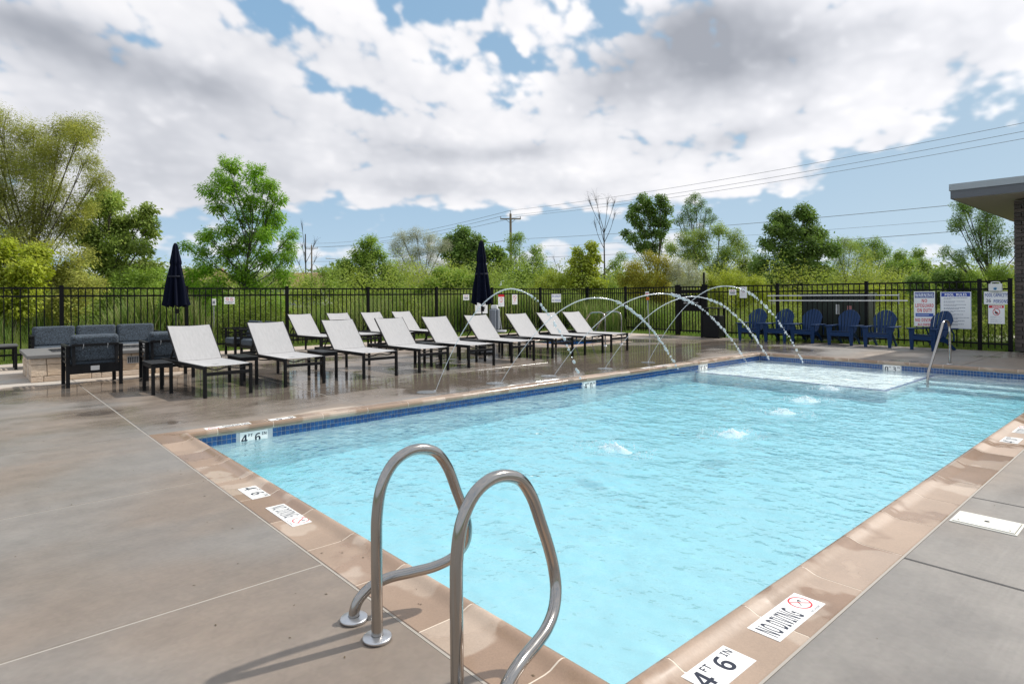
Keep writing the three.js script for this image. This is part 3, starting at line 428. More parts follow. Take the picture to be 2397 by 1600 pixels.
const A = {
  warn: signArt(320, 520, (x, w, h) => { x.fillStyle = '#24408e'; x.fillRect(14, 14, w - 28, 82); x.fillStyle = '#e8ecf4'; fit(x, 'WARNING', w / 2, 82, 74, w - 40); x.fillStyle = red; fit(x, 'NO', w / 2, 164, 70, 90); fit(x, 'LIFEGUARD', w / 2, 236, 74, w - 36); fit(x, 'ON DUTY', w / 2, 308, 74, w - 90); x.fillStyle = '#2f55a8'; x.fillRect(24, 326, w - 48, 48); x.fillStyle = '#e8ecf4'; x.fillRect(40, 346, 190, 6); x.fillStyle = red; fit(x, 'NO DIVING', w / 2, 450, 66, w - 30); fit(x, 'ALLOWED', w / 2, 512, 50, w - 110); }),
  rules: signArt(440, 560, (x, w, h) => { x.fillStyle = '#fff'; x.fillStyle = '#1f3fa0'; x.fillRect(14, 12, w - 28, 60); x.fillStyle = '#fff'; fit(x, 'POOL  RULES', w / 2, 62, 52, w - 70); lines(x, 48, w - 30, 92, h - 40, 26, 3); x.strokeStyle = '#8fa0cc'; x.lineWidth = 4; x.strokeRect(6, 6, w - 12, h - 12); }),
  cap36: signArt(460, 240, (x, w) => { x.fillStyle = navyInk; fit(x, 'POOL CAPACITY', w / 2, 100, 92, w - 30); fit(x, 'PERSONS', w * 0.68, 214, 84, 270); x.fillStyle = '#555b63'; x.font = fontOf(88); x.fillText('36', 86, 204); }),
  danger: signArt(300, 360, (x, w, h) => { x.fillStyle = red; x.fillRect(14, 12, w - 28, 48); x.fillStyle = '#fff'; fit(x, '⚠ DANGER', w / 2, 52, 44, w - 60); x.fillStyle = '#222'; x.beginPath(); x.ellipse(w / 2, 150, 34, 22, 0.5, 0, 7); x.fill(); x.strokeStyle = red; x.lineWidth = 12; x.beginPath(); x.arc(w / 2, 135, 62, 0, 7); x.stroke(); x.beginPath(); x.moveTo(w / 2 - 44, 91); x.lineTo(w / 2 + 44, 179); x.stroke(); lines(x, 40, w - 30, 218, 340, 11, 9, '#8a8d92'); }),
  noSmoke: signArt(160, 260, (x, w, h) => { x.strokeStyle = red; x.lineWidth = 10; x.beginPath(); x.arc(w / 2, 74, 46, 0, 7); x.stroke(); x.beginPath(); x.moveTo(w / 2 - 33, 41); x.lineTo(w / 2 + 33, 107); x.stroke(); x.fillStyle = '#333'; x.save(); x.translate(w / 2, 74); x.rotate(0.5); x.fillRect(-30, -5, 54, 10); x.restore(); x.fillStyle = red; fit(x, 'NO', w / 2, 172, 44, 80); lines(x, 24, w - 24, 192, 246, 6, 12, '#b06a6e'); }),
  smoke2: signArt(300, 200, (x, w, h) => { for (const cx of [90, 210]) { x.strokeStyle = red; x.lineWidth = 10; x.beginPath(); x.arc(cx, 62, 40, 0, 7); x.stroke(); x.beginPath(); x.moveTo(cx - 28, 34); x.lineTo(cx + 28, 90); x.stroke(); x.fillStyle = '#333'; x.fillRect(cx - 22, 58, 44, 9); } x.fillStyle = '#22252b'; fit(x, 'NO SMOKING', w / 2, 148, 40, 250); fit(x, 'OR VAPING', w / 2, 186, 34, 190); }),
  plain: signArt(200, 200, (x, w, h) => { x.fillStyle = '#c98a8a'; x.fillRect(40, 34, 44, 30); x.fillRect(112, 34, 44, 30); x.fillStyle = '#2a2c30'; x.fillRect(24, 96, 152, 26); x.fillRect(40, 136, 120, 22); }),
  spaRules: signArt(440, 560, (x, w, h) => { x.fillStyle = '#1f3fa0'; x.fillRect(14, 12, w - 28, 66); x.fillStyle = '#fff'; fit(x, 'SPA  RULES', w / 2, 62, 50, w - 90); lines(x, 40, w - 30, 100, h - 30, 24, 21); }),
  redHead: signArt(220, 300, (x, w, h) => { x.fillStyle = red; x.fillRect(0, 0, w, 60); x.strokeStyle = red; x.lineWidth = 12; x.beginPath(); x.arc(w / 2, 140, 54, 0, 7); x.stroke(); x.fillRect(w / 2 - 6, 95, 12, 90); lines(x, 24, w - 24, 216, 286, 8, 31); }),
  cap10: signArt(320, 240, (x, w) => { x.fillStyle = '#3a4aa0'; fit(x, 'SPA CAPACITY', w / 2, 92, 80, w - 20); fit(x, 'PERSONS', w * 0.66, 212, 76, 200); x.fillStyle = '#4a5160'; x.font = fontOf(70); x.fillText('10', 52, 208); }),
  emerg: signArt(200, 200, (x, w, h) => { x.fillStyle = red; x.fillRect(22, 66, 156, 84); x.fillStyle = '#f0d8d8'; x.fillRect(36, 82, 128, 10); x.fillRect(36, 104, 128, 10); x.fillRect(36, 126, 90, 10); }),
  notice: signArt(220, 280, (x, w, h) => { x.strokeStyle = '#7a3b46'; x.lineWidth = 12; x.beginPath(); x.arc(w / 2, 86, 54, 0, 7); x.stroke(); x.fillStyle = '#3a2a30'; x.save(); x.translate(w / 2, 86); x.rotate(0.8); x.fillRect(-46, -7, 92, 14); x.rotate(-1.6); x.fillRect(-30, -6, 60, 12); x.restore(); lines(x, 40, w - 40, 166, 250, 6, 41, '#b9a9ad'); }),
};
const onFenceB = (name, tex, p0, p1, label, cat = 'sign', off = 0.028) => { const x = FX - off, a = onX(p0[0], p0[1], x), b = onX(p1[0], p1[1], x); return plateOf(name, Math.abs(b.z - a.z), Math.abs(a.y - b.y), 0.006, tex, V(x, (a.y + b.y) / 2, (a.z + b.z) / 2), V(0, 0, 1), V(0, 1, 0), label, cat, undefined, 0.4); };
const onFenceA = (name, tex, p0, p1, label, cat = 'sign', off = 0.026) => { const z = FZ + off, a = onZ(p0[0], p0[1], z), b = onZ(p1[0], p1[1], z); return plateOf(name, Math.abs(b.x - a.x), Math.abs(a.y - b.y), 0.006, tex, V((a.x + b.x) / 2, (a.y + b.y) / 2, z), V(1, 0, 0), V(0, 1, 0), label, cat, undefined, 0.4); };
onFenceB('warning_sign', A.warn, [2140, 682], [2190, 764], 'white warning sign reading no lifeguard on duty in red');
onFenceB('rules_sign', A.rules, [2202, 683], [2275, 770], 'tall white pool rules sign with blue heading');
onFenceB('capacity_sign', A.cap36, [2304, 682], [2362, 712], 'white pool capacity 36 persons sign with blue letters');
onFenceB('danger_sign', A.danger, [2314, 713], [2353, 758], 'small white danger sign with red circle under the capacity sign');
onFenceB('notice_sign', A.notice, [1732, 671], [1749, 697], 'white notice with dark red circle on the fence by the gate');
onFenceB('notice_sign', A.plain, [1707, 677], [1724, 690], 'small square white notice beside the round symbol notice');
onFenceA('rules_sign', A.spaRules, [1112, 688], [1141, 733], 'white rules sign on long fence half hidden by the closed umbrella');
onFenceA('danger_sign', A.redHead, [1166, 689], [1180, 717], 'white sign with red heading beside the closed umbrella');
onFenceA('smoking_sign', A.noSmoke, [1198.5, 689], [1211, 712], 'narrow no smoking sign on long fence past the pool lift');
onFenceA('notice_sign', A.plain, [1084, 689], [1098, 702], 'small white notice on long fence before the half hidden rules sign');
onFenceA('capacity_sign', A.cap10, [1291, 688], [1313, 707], 'blue lettered spa capacity 10 persons sign on long fence');
onFenceA('smoking_sign', A.smoke2, [524, 695], [549, 711], 'white no smoking or vaping sign with two red circles on long fence');
{
  const a = onX(2315, 664, FX - 0.1), b = onX(2347, 681, FX - 0.1), w = Math.abs(b.z - a.z), h = a.y - b.y;
  const t = thing('first_aid_box', 'white first aid case with blue star above the capacity sign', 'first aid box', [FX - 0.082, b.y, (a.z + b.z) / 2]);
  part('case', rb(0.1, h, w, 0.012, 0, h / 2, 0, 0, 0, 0, 2), M.white, t); part('handle', tube([V(0, h - 0.004, -0.09), V(0, h + 0.035, -0.08), V(0, h + 0.045, 0), V(0, h + 0.035, 0.08), V(0, h - 0.004, 0.09)], 0.012, 20, 8), M.white, t);
  const s = part('star', [0, 1, 2].map((k) => bx(0.004, 0.075, 0.02, -0.052, h * 0.34, 0, k * Math.PI / 3).translate(0, 0, 0)), mat(0.03, 0.25, 0.5, 0.4), t); s.geometry = merge([0, 1, 2].map((k) => bx(0.004, 0.075, 0.02, 0, 0, 0, k * Math.PI / 3).translate(-0.0515, h * 0.34, 0)));
}
for (const [p0, p1, lab] of [[[1797, 691.5], [2105, 691], 'upper white pole of the two hung along the fence'], [[1800, 703.5], [2126, 703.5], 'lower white pole of the two hung along the fence']]) { const a = onX(...p0, FX - 0.09), b = onX(...p1, FX - 0.09); a.y = b.y = (a.y + b.y) / 2; solo('pool_pole', rod(a, b, 0.016, 0.016, 10), M.white, lab, 'pole', 'poles hung on the fence'); }
for (const [z, k] of [[-1.55, 0], [1.95, 1]]) solo('pole_hook', [bx(0.09, 0.012, 0.02, FX - 0.055, 1.362, z), bx(0.09, 0.012, 0.02, FX - 0.055, 1.225, z), bx(0.012, 0.30, 0.02, FX - 0.022, 1.30, z)], M.galv, ['metal hook holding the white poles at the litter bin end', 'metal hook holding the white poles at the warning sign end'][k], 'hook', 'hooks for the poles');
{
  const t = thing('transformer_box', 'dark green utility cabinet standing behind the fence and blue chairs', 'cabinet', [19.0, -0.03, -0.1]);
  part('cabinet', rb(0.9, 1.4, 1.85, 0.015, 0, 0.72, 0), mat(0.018, 0.028, 0.020, 0.5), t); part('lid', rb(0.98, 0.07, 1.93, 0.012, 0, 1.455, 0), mat(0.022, 0.034, 0.024, 0.5), t); part('base', bx(1.0, 0.06, 1.95, 0, 0.03, 0), mat(0.3, 0.29, 0.27, 0.9), t);
  part('warning_label', bx(0.004, 0.30, 0.10, -0.452, 1.0, 0.16), M.white, t); part('warning_label', bx(0.004, 0.12, 0.12, -0.452, 1.05, 0.50), mat(0.5, 0.2, 0.2, 0.5), t); part('door_seam', bx(0.003, 1.3, 0.008, -0.4515, 0.72, -0.05), M.dark, t);
}
{
  const t = thing('emergency_post', 'thin bent post with red emergency sign and orange box near the spa', 'post', [15.9, 0, -5.0]);
  part('post', tube([V(0.05, 0.0, 0.0), V(0.03, 0.25, 0), V(-0.02, 0.7, 0), V(-0.05, 1.15, 0), V(-0.06, 1.5, 0)], 0.019, 24, 8), M.galv, t); part('switch_box', rb(0.06, 0.1, 0.09, 0.008, -0.06, 1.33, 0), M.orange, t);
  const s = plateOf('x', 0.13, 0.13, 0.005, A.emerg, V(-0.085, 1.5, 0), V(0.75, 0, 0.66).normalize(), V(0, 1, 0), '', ''); scene.remove(s); s.name = 'sign_plate'; s.userData = {}; t.add(s);
}
{
  const p = onZ(500, 790, -12.3), t = thing('meter_post', 'slim post with white box standing in grass behind the long fence', 'post', [p.x, -0.035, -12.3]);
  part('post', cyl(0.02, 0.02, 1.3, 0, 0, 0, 8), M.galv, t); part('box', rb(0.12, 0.2, 0.08, 0.01, 0, 1.37, 0), M.white, t); part('plate', bx(0.06, 0.07, 0.004, 0, 1.37, 0.042), M.greyPlastic, t);
}
// ---------------------------------------------------------------- sun loungers
const slingTex = dataTex(256, 256, (i, j, u, v) => { const w = ((i & 1) ^ (j & 1)) ? 1 : 0.9, s = 0.86 + 0.24 * tiled((a, b) => fbm(a * 3.2, b * 0.5, 4), u, v, 12), k = w * s; return [enc(0.47 * k), enc(0.46 * k), enc(0.455 * k)]; }, true);
M.sling = new THREE.MeshPhysicalMaterial({ map: slingTex, roughness: 0.75, transmission: 0.06, thickness: 0 });
function sheet(w, fn, n = 10, th = 0.006) { // a slung cloth: fn(t) -> [y, z]; sags a little across
  const top = [], idx = [], pos = [], uv = [], m = 6;
  for (let i = 0; i <= n; i++) for (let j = 0; j <= m; j++) { const t = i / n, s = j / m, [y, z, sag] = fn(t); pos.push((s - 0.5) * w, y - sag * Math.sin(Math.PI * s), z); uv.push(s, t * 1.6); }
  const N = pos.length / 3; for (let i = 0; i < N; i++) { pos.push(pos[i * 3], pos[i * 3 + 1] - th, pos[i * 3 + 2] + th * 0.2); uv.push(uv[i * 2], uv[i * 2 + 1]); }
  const id = (i, j) => i * (m + 1) + j;
  for (let i = 0; i < n; i++) for (let j = 0; j < m; j++) { const a = id(i, j), b = id(i, j + 1), c = id(i + 1, j), d = id(i + 1, j + 1); idx.push(a, b, c, b, d, c, N + a, N + c, N + b, N + b, N + c, N + d); }
  for (let i = 0; i < n; i++) for (const j of [0, m]) { const a = id(i, j), c = id(i + 1, j); idx.push(a, c, N + a, N + a, c, N + c); }
  for (let j = 0; j < m; j++) for (const i of [0, n]) { const a = id(i, j), c = id(i, j + 1); idx.push(a, c, N + a, N + a, c, N + c); }
  const g = new THREE.BufferGeometry(); g.setAttribute('position', new THREE.Float32BufferAttribute(pos, 3)); g.setAttribute('uv', new THREE.Float32BufferAttribute(uv, 2)); g.setIndex(idx); g.computeVertexNormals(); return g;
}
function makeLounger(label) {
  const t = thing('sun_lounger', label, 'sun lounger'), W = 0.335, B = M.black;
  const hz = -0.20, hy = 0.462, ty = 1.005, tz = -0.725;
  part('frame', [rb(0.032, 0.055, 1.99, 0.005, W, 0.437, 0), rb(0.032, 0.055, 1.99, 0.005, -W, 0.437, 0), rb(0.64, 0.05, 0.032, 0.005, 0, 0.437, -0.98), rb(0.64, 0.05, 0.032, 0.005, 0, 0.345, 0.975), rb(0.64, 0.03, 0.03, 0.004, 0, 0.43, -0.22), rb(0.64, 0.03, 0.03, 0.004, 0, 0.42, 0.45)], B, t);
  for (const [x, z] of [[1, 1], [-1, 1], [1, -1], [-1, -1]]) part('leg', rb(0.044, 0.464, 0.046, 0.005, x * (W - 0.002), 0.232, z * 0.973), B, t);
  part('seat_sling', sheet(0.655, (k) => [hy + 0.004, mix(0.965, hz, k), mix(0.008, 0.034, Math.sin(Math.PI * k))], 10), M.sling, t);
  part('front_bow', tube([V(-0.31, 0.445, 0.95), V(-0.17, 0.40, 0.95), V(0, 0.43, 0.955), V(0.17, 0.40, 0.95), V(0.31, 0.445, 0.95)], 0.011, 20, 6), B, t);
  part('back_sling', sheet(0.655, (k) => [mix(hy + 0.01, ty, k), mix(hz, tz, k) + 0.018, 0.012], 8), M.sling, t);
  const a = (x, k, dy = 0) => V(x, mix(hy, ty, k) + dy, mix(hz, tz, k));
  part('back_frame', [bar(a(-W + 0.004, 0), a(-W + 0.004, 1), 0.026, 0.024), bar(a(W - 0.004, 0), a(W - 0.004, 1), 0.026, 0.024), bar(a(-W + 0.016, 1, -0.012), a(W - 0.016, 1, -0.012), 0.022, 0.022), bar(a(-W + 0.016, 0.45, -0.02), a(W - 0.016, 0.45, -0.02), 0.02, 0.02)], B, t);
  for (const x of [-0.29, 0.29]) part('back_strut', bar(V(x, 0.43, -0.72), a(x, 0.5, -0.02), 0.018, 0.022), B, t);
  part('wheel_bar', tube([V(-0.30, 0.41, -0.3), V(-0.28, 0.36, -0.34), V(0.28, 0.36, -0.34), V(0.30, 0.41, -0.3)], 0.012, 24, 6), B, t);
  return t;
}
const ord = ['first', 'second', 'third', 'fourth', 'fifth', 'sixth', 'seventh', 'eighth', 'ninth'];
const proto = makeLounger('first pale sling lounger from the fire pit in the front row');
const spots = [[1.42, -3.16, 0.07], [2.75, -3.40, 0.02], [4.16, -3.38, 0.01], [5.35, -3.40, 0], [6.51, -3.38, 0.01], [7.74, -3.44, 0], [9.09, -3.50, -0.02], [10.19, -3.50, 0], [11.18, -3.50, 0.01]];
spots.forEach(([x, z, r], i) => { const lab = i === 5 ? 'pale sling lounger under the closed umbrella with its backrest partly in shade' : i === 8 ? 'last pale sling lounger of the front row, beside the spa rails' : `${ord[i]} pale sling lounger from the fire pit in the front row`; if (i) copyOf(proto, [x, 0, z], r, lab, 'loungers along the pool'); else { proto.position.set(x, 0, z); proto.rotation.y = r; proto.userData.group = 'loungers along the pool'; } });
[[5.48, 0.1], [6.58, 0.08], [7.64, 0.08], [8.68, 0.08]].forEach(([x, r], i) => copyOf(proto, [x, 0, -8.28], r, `${ord[i]} pale sling lounger from the fire pit in the back row by the fence`, 'loungers by the fence'));
// ---------------------------------------------------------------- side tables
function makeTable(label) {
  const t = thing('side_table', label, 'side table');
  const n = 5, w = 0.30 / n; for (let k = 0; k < n; k++) part('slat', rb(w - 0.004, 0.018, 0.68, 0.003, (k - (n - 1) / 2) * w, 0.466, 0), M.black, t);
  part('apron', [rb(0.03, 0.05, 0.66, 0.004, 0.13, 0.43, 0), rb(0.03, 0.05, 0.66, 0.004, -0.13, 0.43, 0), rb(0.23, 0.05, 0.03, 0.004, 0, 0.43, 0.315), rb(0.23, 0.05, 0.03, 0.004, 0, 0.43, -0.315)], M.black, t);
  for (const [x, z] of [[1, 1], [-1, 1], [1, -1], [-1, -1]]) part('leg', rb(0.046, 0.456, 0.046, 0.004, x * 0.122, 0.228, z * 0.31), M.black, t);
  return t;
}
const tab = makeTable('slim black side table between the fire pit armchair and first lounger'); tab.position.set(0.79, 0, -3.36); tab.userData.group = 'side tables by the loungers';
[[2.09, -3.4, 'slim black side table between the first and second front loungers'], [3.46, -3.27, 'slim black side table between the second and third front loungers'], [5.93, -3.5, 'slim black side table between the fourth and fifth front loungers'], [7.13, -3.5, 'slim black side table between the fifth lounger and the shaded one'], [8.42, -3.5, 'slim black side table between the shaded lounger and its next neighbour'], [7.12, -8.2, 'slim black side table between the second and third back row loungers'], [8.17, -8.2, 'slim black side table between the third and fourth back row loungers']].forEach(([x, z, l]) => copyOf(tab, [x, 0, z], 0, l, 'side tables by the loungers'));
// ---------------------------------------------------------------- lounge seats round the fire pit
const clothTex = dataTex(128, 128, (i, j, u, v) => { const n = PERM[((i >> 1) * 7919 + (j >> 1) * 104729) & 65535], m = tiled((a, b) => vnoise(a, b), u, v, 40), l = tiled((a, b) => fbm(a + 3, b, 3), u, v, 6), k = 0.25 + n * n * 1.7 + (m - 0.3) * 1.1 + (l - 0.5) * 0.9; return [enc(0.046 * k), enc(0.062 * k), enc(0.080 * k)]; }, true, [1, 1]);
M.cloth = new THREE.MeshPhysicalMaterial({ map: clothTex, roughness: 0.85, sheen: 0.5, sheenColor: C3(0.10, 0.13, 0.17), sheenRoughness: 0.5 });
function cushion(w, h, d, x, y, z, rx = 0) { const g = new RoundedBoxGeometry(w, h, d, 4, Math.min(h, d, w) * 0.3), p = g.attributes.position; for (let i = 0; i < p.count; i++) { const u = p.getX(i) / w * 2, v = p.getY(i) / h * 2, q = p.getZ(i) / d * 2; if (d < h) p.setZ(i, p.getZ(i) * (1 + 0.20 * (1 - u * u) * (1 - v * v))); else p.setY(i, p.getY(i) * (1 + 0.18 * (1 - u * u) * (1 - q * q))); } g.computeVertexNormals(); if (rx) g.rotateX(rx); return g.translate(x, y, z); }
function makeSeat(name, seats, label, cat, pos, turn) {
  const t = thing(name, label, cat, pos, turn, 'dark lounge seats round the fire pit'), w = seats * (seats > 1 ? 0.78 : 0.70) + 0.10, hw = w / 2, B = M.black;
  for (const x of [-1, 1]) { for (const z of [-0.32, 0.32]) part('leg', rb(0.055, 0.66, 0.055, 0.005, x * (hw - 0.028), 0.33, z), B, t); part('armrest', rb(0.06, 0.035, 0.74, 0.006, x * (hw - 0.028), 0.677, 0), B, t); for (let k = 0; k < 3; k++) part('arm_slat', rb(0.02, 0.03, 0.60, 0.003, x * (hw - 0.028), 0.40 + k * 0.085, 0), B, t); }
  part('seat_frame', [rb(w - 0.11, 0.075, 0.05, 0.005, 0, 0.262, 0.32), rb(w - 0.11, 0.16, 0.04, 0.005, 0, 0.30, -0.325), rb(0.04, 0.06, 0.59, 0.005, hw - 0.075, 0.262, 0), rb(0.04, 0.06, 0.59, 0.005, -hw + 0.075, 0.262, 0), bx(w - 0.19, 0.02, 0.58, 0, 0.28, 0)], B, t);
  part('back_frame', [rb(w - 0.14, 0.04, 0.035, 0.005, 0, 0.70, -0.405), rb(0.045, 0.36, 0.035, 0.005, hw - 0.10, 0.54, -0.385, 0.12), rb(0.045, 0.36, 0.035, 0.005, -hw + 0.10, 0.54, -0.385, 0.12)], B, t);
  for (let k = 0; k < seats; k++) { const cw = seats > 1 ? 0.78 : 0.70, x = (k - (seats - 1) / 2) * cw; part('seat_cushion', cushion(cw - 0.02, 0.15, 0.66, x, 0.37, 0.03), M.cloth, t); part('back_cushion', cushion(cw - 0.02, 0.44, 0.17, x, 0.645, -0.28, -0.13), M.cloth, t); }
  if (seats === 1) { part('maker_plate', rb(0.125, 0.075, 0.004, 0.001, 0.0, 0.305, -0.3465), mat(0.45, 0.45, 0.45, 0.5), t); for (const x of [-0.17, 0.17]) part('cushion_tie', tube([V(x, 0.715, -0.43), V(x, 0.69, -0.437), V(x + 0.01, 0.64, -0.433)], 0.006, 8, 5), mat(0.22, 0.23, 0.24, 0.7), t); }
  return t;
}
makeSeat('armchair', 1, 'dark cushioned armchair seen from behind, in front of the stone fire pit', 'armchair', [0.18, 0, -5.22], Math.PI);
makeSeat('armchair', 1, 'dark cushioned armchair seen from behind, next to the first lounger', 'armchair', [1.34, 0, -5.25], Math.PI - 0.04);
makeSeat('sofa', 3, 'three seat dark cushioned sofa between the fire pit and fence', 'sofa', [0.80, 0, -9.1], 0);
makeSeat('armchair', 1, 'dark cushioned armchair facing the fire pit, on the fence side of its pair', 'armchair', [3.92, 0, -8.95], -Math.PI / 2);
makeSeat('armchair', 1, 'dark cushioned armchair facing the fire pit, on the pool side of its pair', 'armchair', [4.0, 0, -7.95], -Math.PI / 2 + 0.06);
{
  const t = thing('end_table', 'square black end table with grey top beside the sofa', 'end table', [-0.98, 0, -9.2]);
  part('table_top', rb(0.72, 0.035, 0.6, 0.006, 0, 0.50, 0), mat(0.10, 0.10, 0.10, 0.5), t); part('apron', [bx(0.62, 0.05, 0.02, 0, 0.457, 0.26), bx(0.62, 0.05, 0.02, 0, 0.457, -0.26), bx(0.02, 0.05, 0.5, 0.31, 0.457, 0), bx(0.02, 0.05, 0.5, -0.31, 0.457, 0)], M.black, t); for (const [x, z] of [[1, 1], [-1, 1], [1, -1], [-1, -1]]) part('leg', rb(0.05, 0.482, 0.05, 0.004, x * 0.32, 0.241, z * 0.26), M.black, t);
}
// ---------------------------------------------------------------- stone fire pit
{
  const x0 = -0.60, x1 = 2.05, z0 = -8.0, z1 = -6.12, h = 0.42, t = thing('fire_pit', 'long limestone clad fire pit with concrete top and dark gravel trough', 'fire pit', [x0, 0, z1]);
  const w = x1 - x0, d = z1 - z0;
  part('core', bx(w - 0.06, h - 0.005, d - 0.06, w / 2, (h - 0.005) / 2, -d / 2), mat(0.22, 0.19, 0.16, 0.95), t);
  const stoneTex = dataTex(512, 512, (i, j, u, v) => { const n = tiled((a, b) => fbm(a, b, 5), u, v, 7), m = tiled((a, b) => fbm(a + 40, b + 5, 4), u, v, 3), k = 0.72 + n * 0.55; return [enc(mix(0.66, 0.56, m) * k), enc(mix(0.56, 0.44, m) * k), enc(mix(0.46, 0.33, m) * k)]; }, true), stoneBump = dataTex(256, 256, (i, j, u, v) => { const c = 255 * tiled((a, b) => fbm(a, b, 5), u, v, 6); return [c, c, c]; });
  const sm = [[1, 1, 1], [0.9, 0.86, 0.82], [1.08, 1.05, 1.0], [0.98, 0.92, 0.84]].map((c) => new THREE.MeshPhysicalMaterial({ color: C3(...c), map: stoneTex, bumpMap: stoneBump, bumpScale: 0.02, roughness: 0.85 }));
  const R = rnd(8);
  const rock = (L, H) => { const g = new RoundedBoxGeometry(L, H, 0.06, 2, 0.010), p = g.attributes.position; const o = R() * 99; for (let i = 0; i < p.count; i++) if (p.getZ(i) > 0.02) p.setZ(i, p.getZ(i) + (vnoise(p.getX(i) * 14 + o, p.getY(i) * 14 + o) - 0.5) * 0.022); g.computeVertexNormals(); return g; };
  const face = (len, place) => { for (const [y, H] of [[0.003, 0.095], [0.103, 0.2], [0.308, 0.11]]) { let s = 0; while (s < len - 0.01) { let L = H > 0.15 ? 0.20 + R() * 0.26 : 0.14 + R() * 0.28; if (len - s - L < 0.1) L = len - s; const split = H > 0.15 && R() < 0.4; for (const [yy, hh] of split ? [[y, 0.097], [y + 0.103, 0.097]] : [[y, H]]) { const m = part('stone', rock(L - 0.008, hh), sm[Math.floor(R() * 4)], t); place(m, s + L / 2, yy + hh / 2); } s += L; } } };
  face(w, (m, s, y) => m.position.set(s, y, -0.028)); face(d - 0.08, (m, s, y) => { m.position.set(0.028, y, -0.058 - s + 0.0); m.rotation.y = -Math.PI / 2; }); face(d - 0.08, (m, s, y) => { m.position.set(w - 0.028, y, -0.058 - s); m.rotation.y = Math.PI / 2; });
  const cap = mat(0.165, 0.158, 0.150, 0.6), tw = w + 0.1, bz0 = -d * 0.72, bz1 = -d * 0.30, bx0 = 0.36, bx1 = w - 0.36;
  part('cap_slab', [rb(tw, 0.06, -bz1 + 0.05, 0.006, w / 2, h + 0.03, (bz1 + 0.05) / 2), rb(tw, 0.06, d + bz0 + 0.05, 0.006, w / 2, h + 0.03, (-d - 0.05 + bz0) / 2), rb(bx0 + 0.05, 0.06, bz1 - bz0, 0.004, (bx0 - 0.05) / 2, h + 0.0299, (bz0 + bz1) / 2), rb(w - bx1 + 0.05, 0.06, bz1 - bz0, 0.004, (bx1 + w + 0.05) / 2, h + 0.0299, (bz0 + bz1) / 2)], cap, t);
  part('burner_rim', [bx(bx1 - bx0, 0.012, 0.018, (bx0 + bx1) / 2, h + 0.063, bz1 - 0.009), bx(bx1 - bx0, 0.012, 0.018, (bx0 + bx1) / 2, h + 0.063, bz0 + 0.009), bx(0.018, 0.012, bz1 - bz0 - 0.036, bx0 + 0.009, h + 0.063, (bz0 + bz1) / 2), bx(0.018, 0.012, bz1 - bz0 - 0.036, bx1 - 0.009, h + 0.063, (bz0 + bz1) / 2)], M.steel, t);
  const peb = new THREE.IcosahedronGeometry(1, 0), N = 1500, im = new THREE.InstancedMesh(peb, mat(0.02, 0.02, 0.022, 0.35), N), q = new THREE.Matrix4(); for (let i = 0; i < N; i++) { const s = 0.010 + R() * 0.012; q.compose(V(bx0 + 0.03 + R() * (bx1 - bx0 - 0.06), h + 0.025 + R() * 0.022, bz0 + 0.03 + R() * (bz1 - bz0 - 0.06)), new THREE.Quaternion().setFromEuler(new THREE.Euler(R() * 6, R() * 6, R() * 6)), V(s, s * 0.8, s * 1.1)); im.setMatrixAt(i, q); } im.name = 'lava_gravel'; im.userData.kind = 'stuff'; im.castShadow = im.receiveShadow = true; t.add(im);
  const vent = part('vent', [bx(0.19, 0.012, 0.012, 1.55, 0.355, 0.018), bx(0.19, 0.012, 0.012, 1.55, 0.235, 0.018), ...[0, 1, 2, 3, 4, 5, 6].map((k) => bx(0.010, 0.11, 0.012, 1.46 + k * 0.03, 0.295, 0.018))], M.galv, t); part('vent_back', bx(0.18, 0.12, 0.006, 1.55, 0.295, 0.011), M.dark, vent);
}
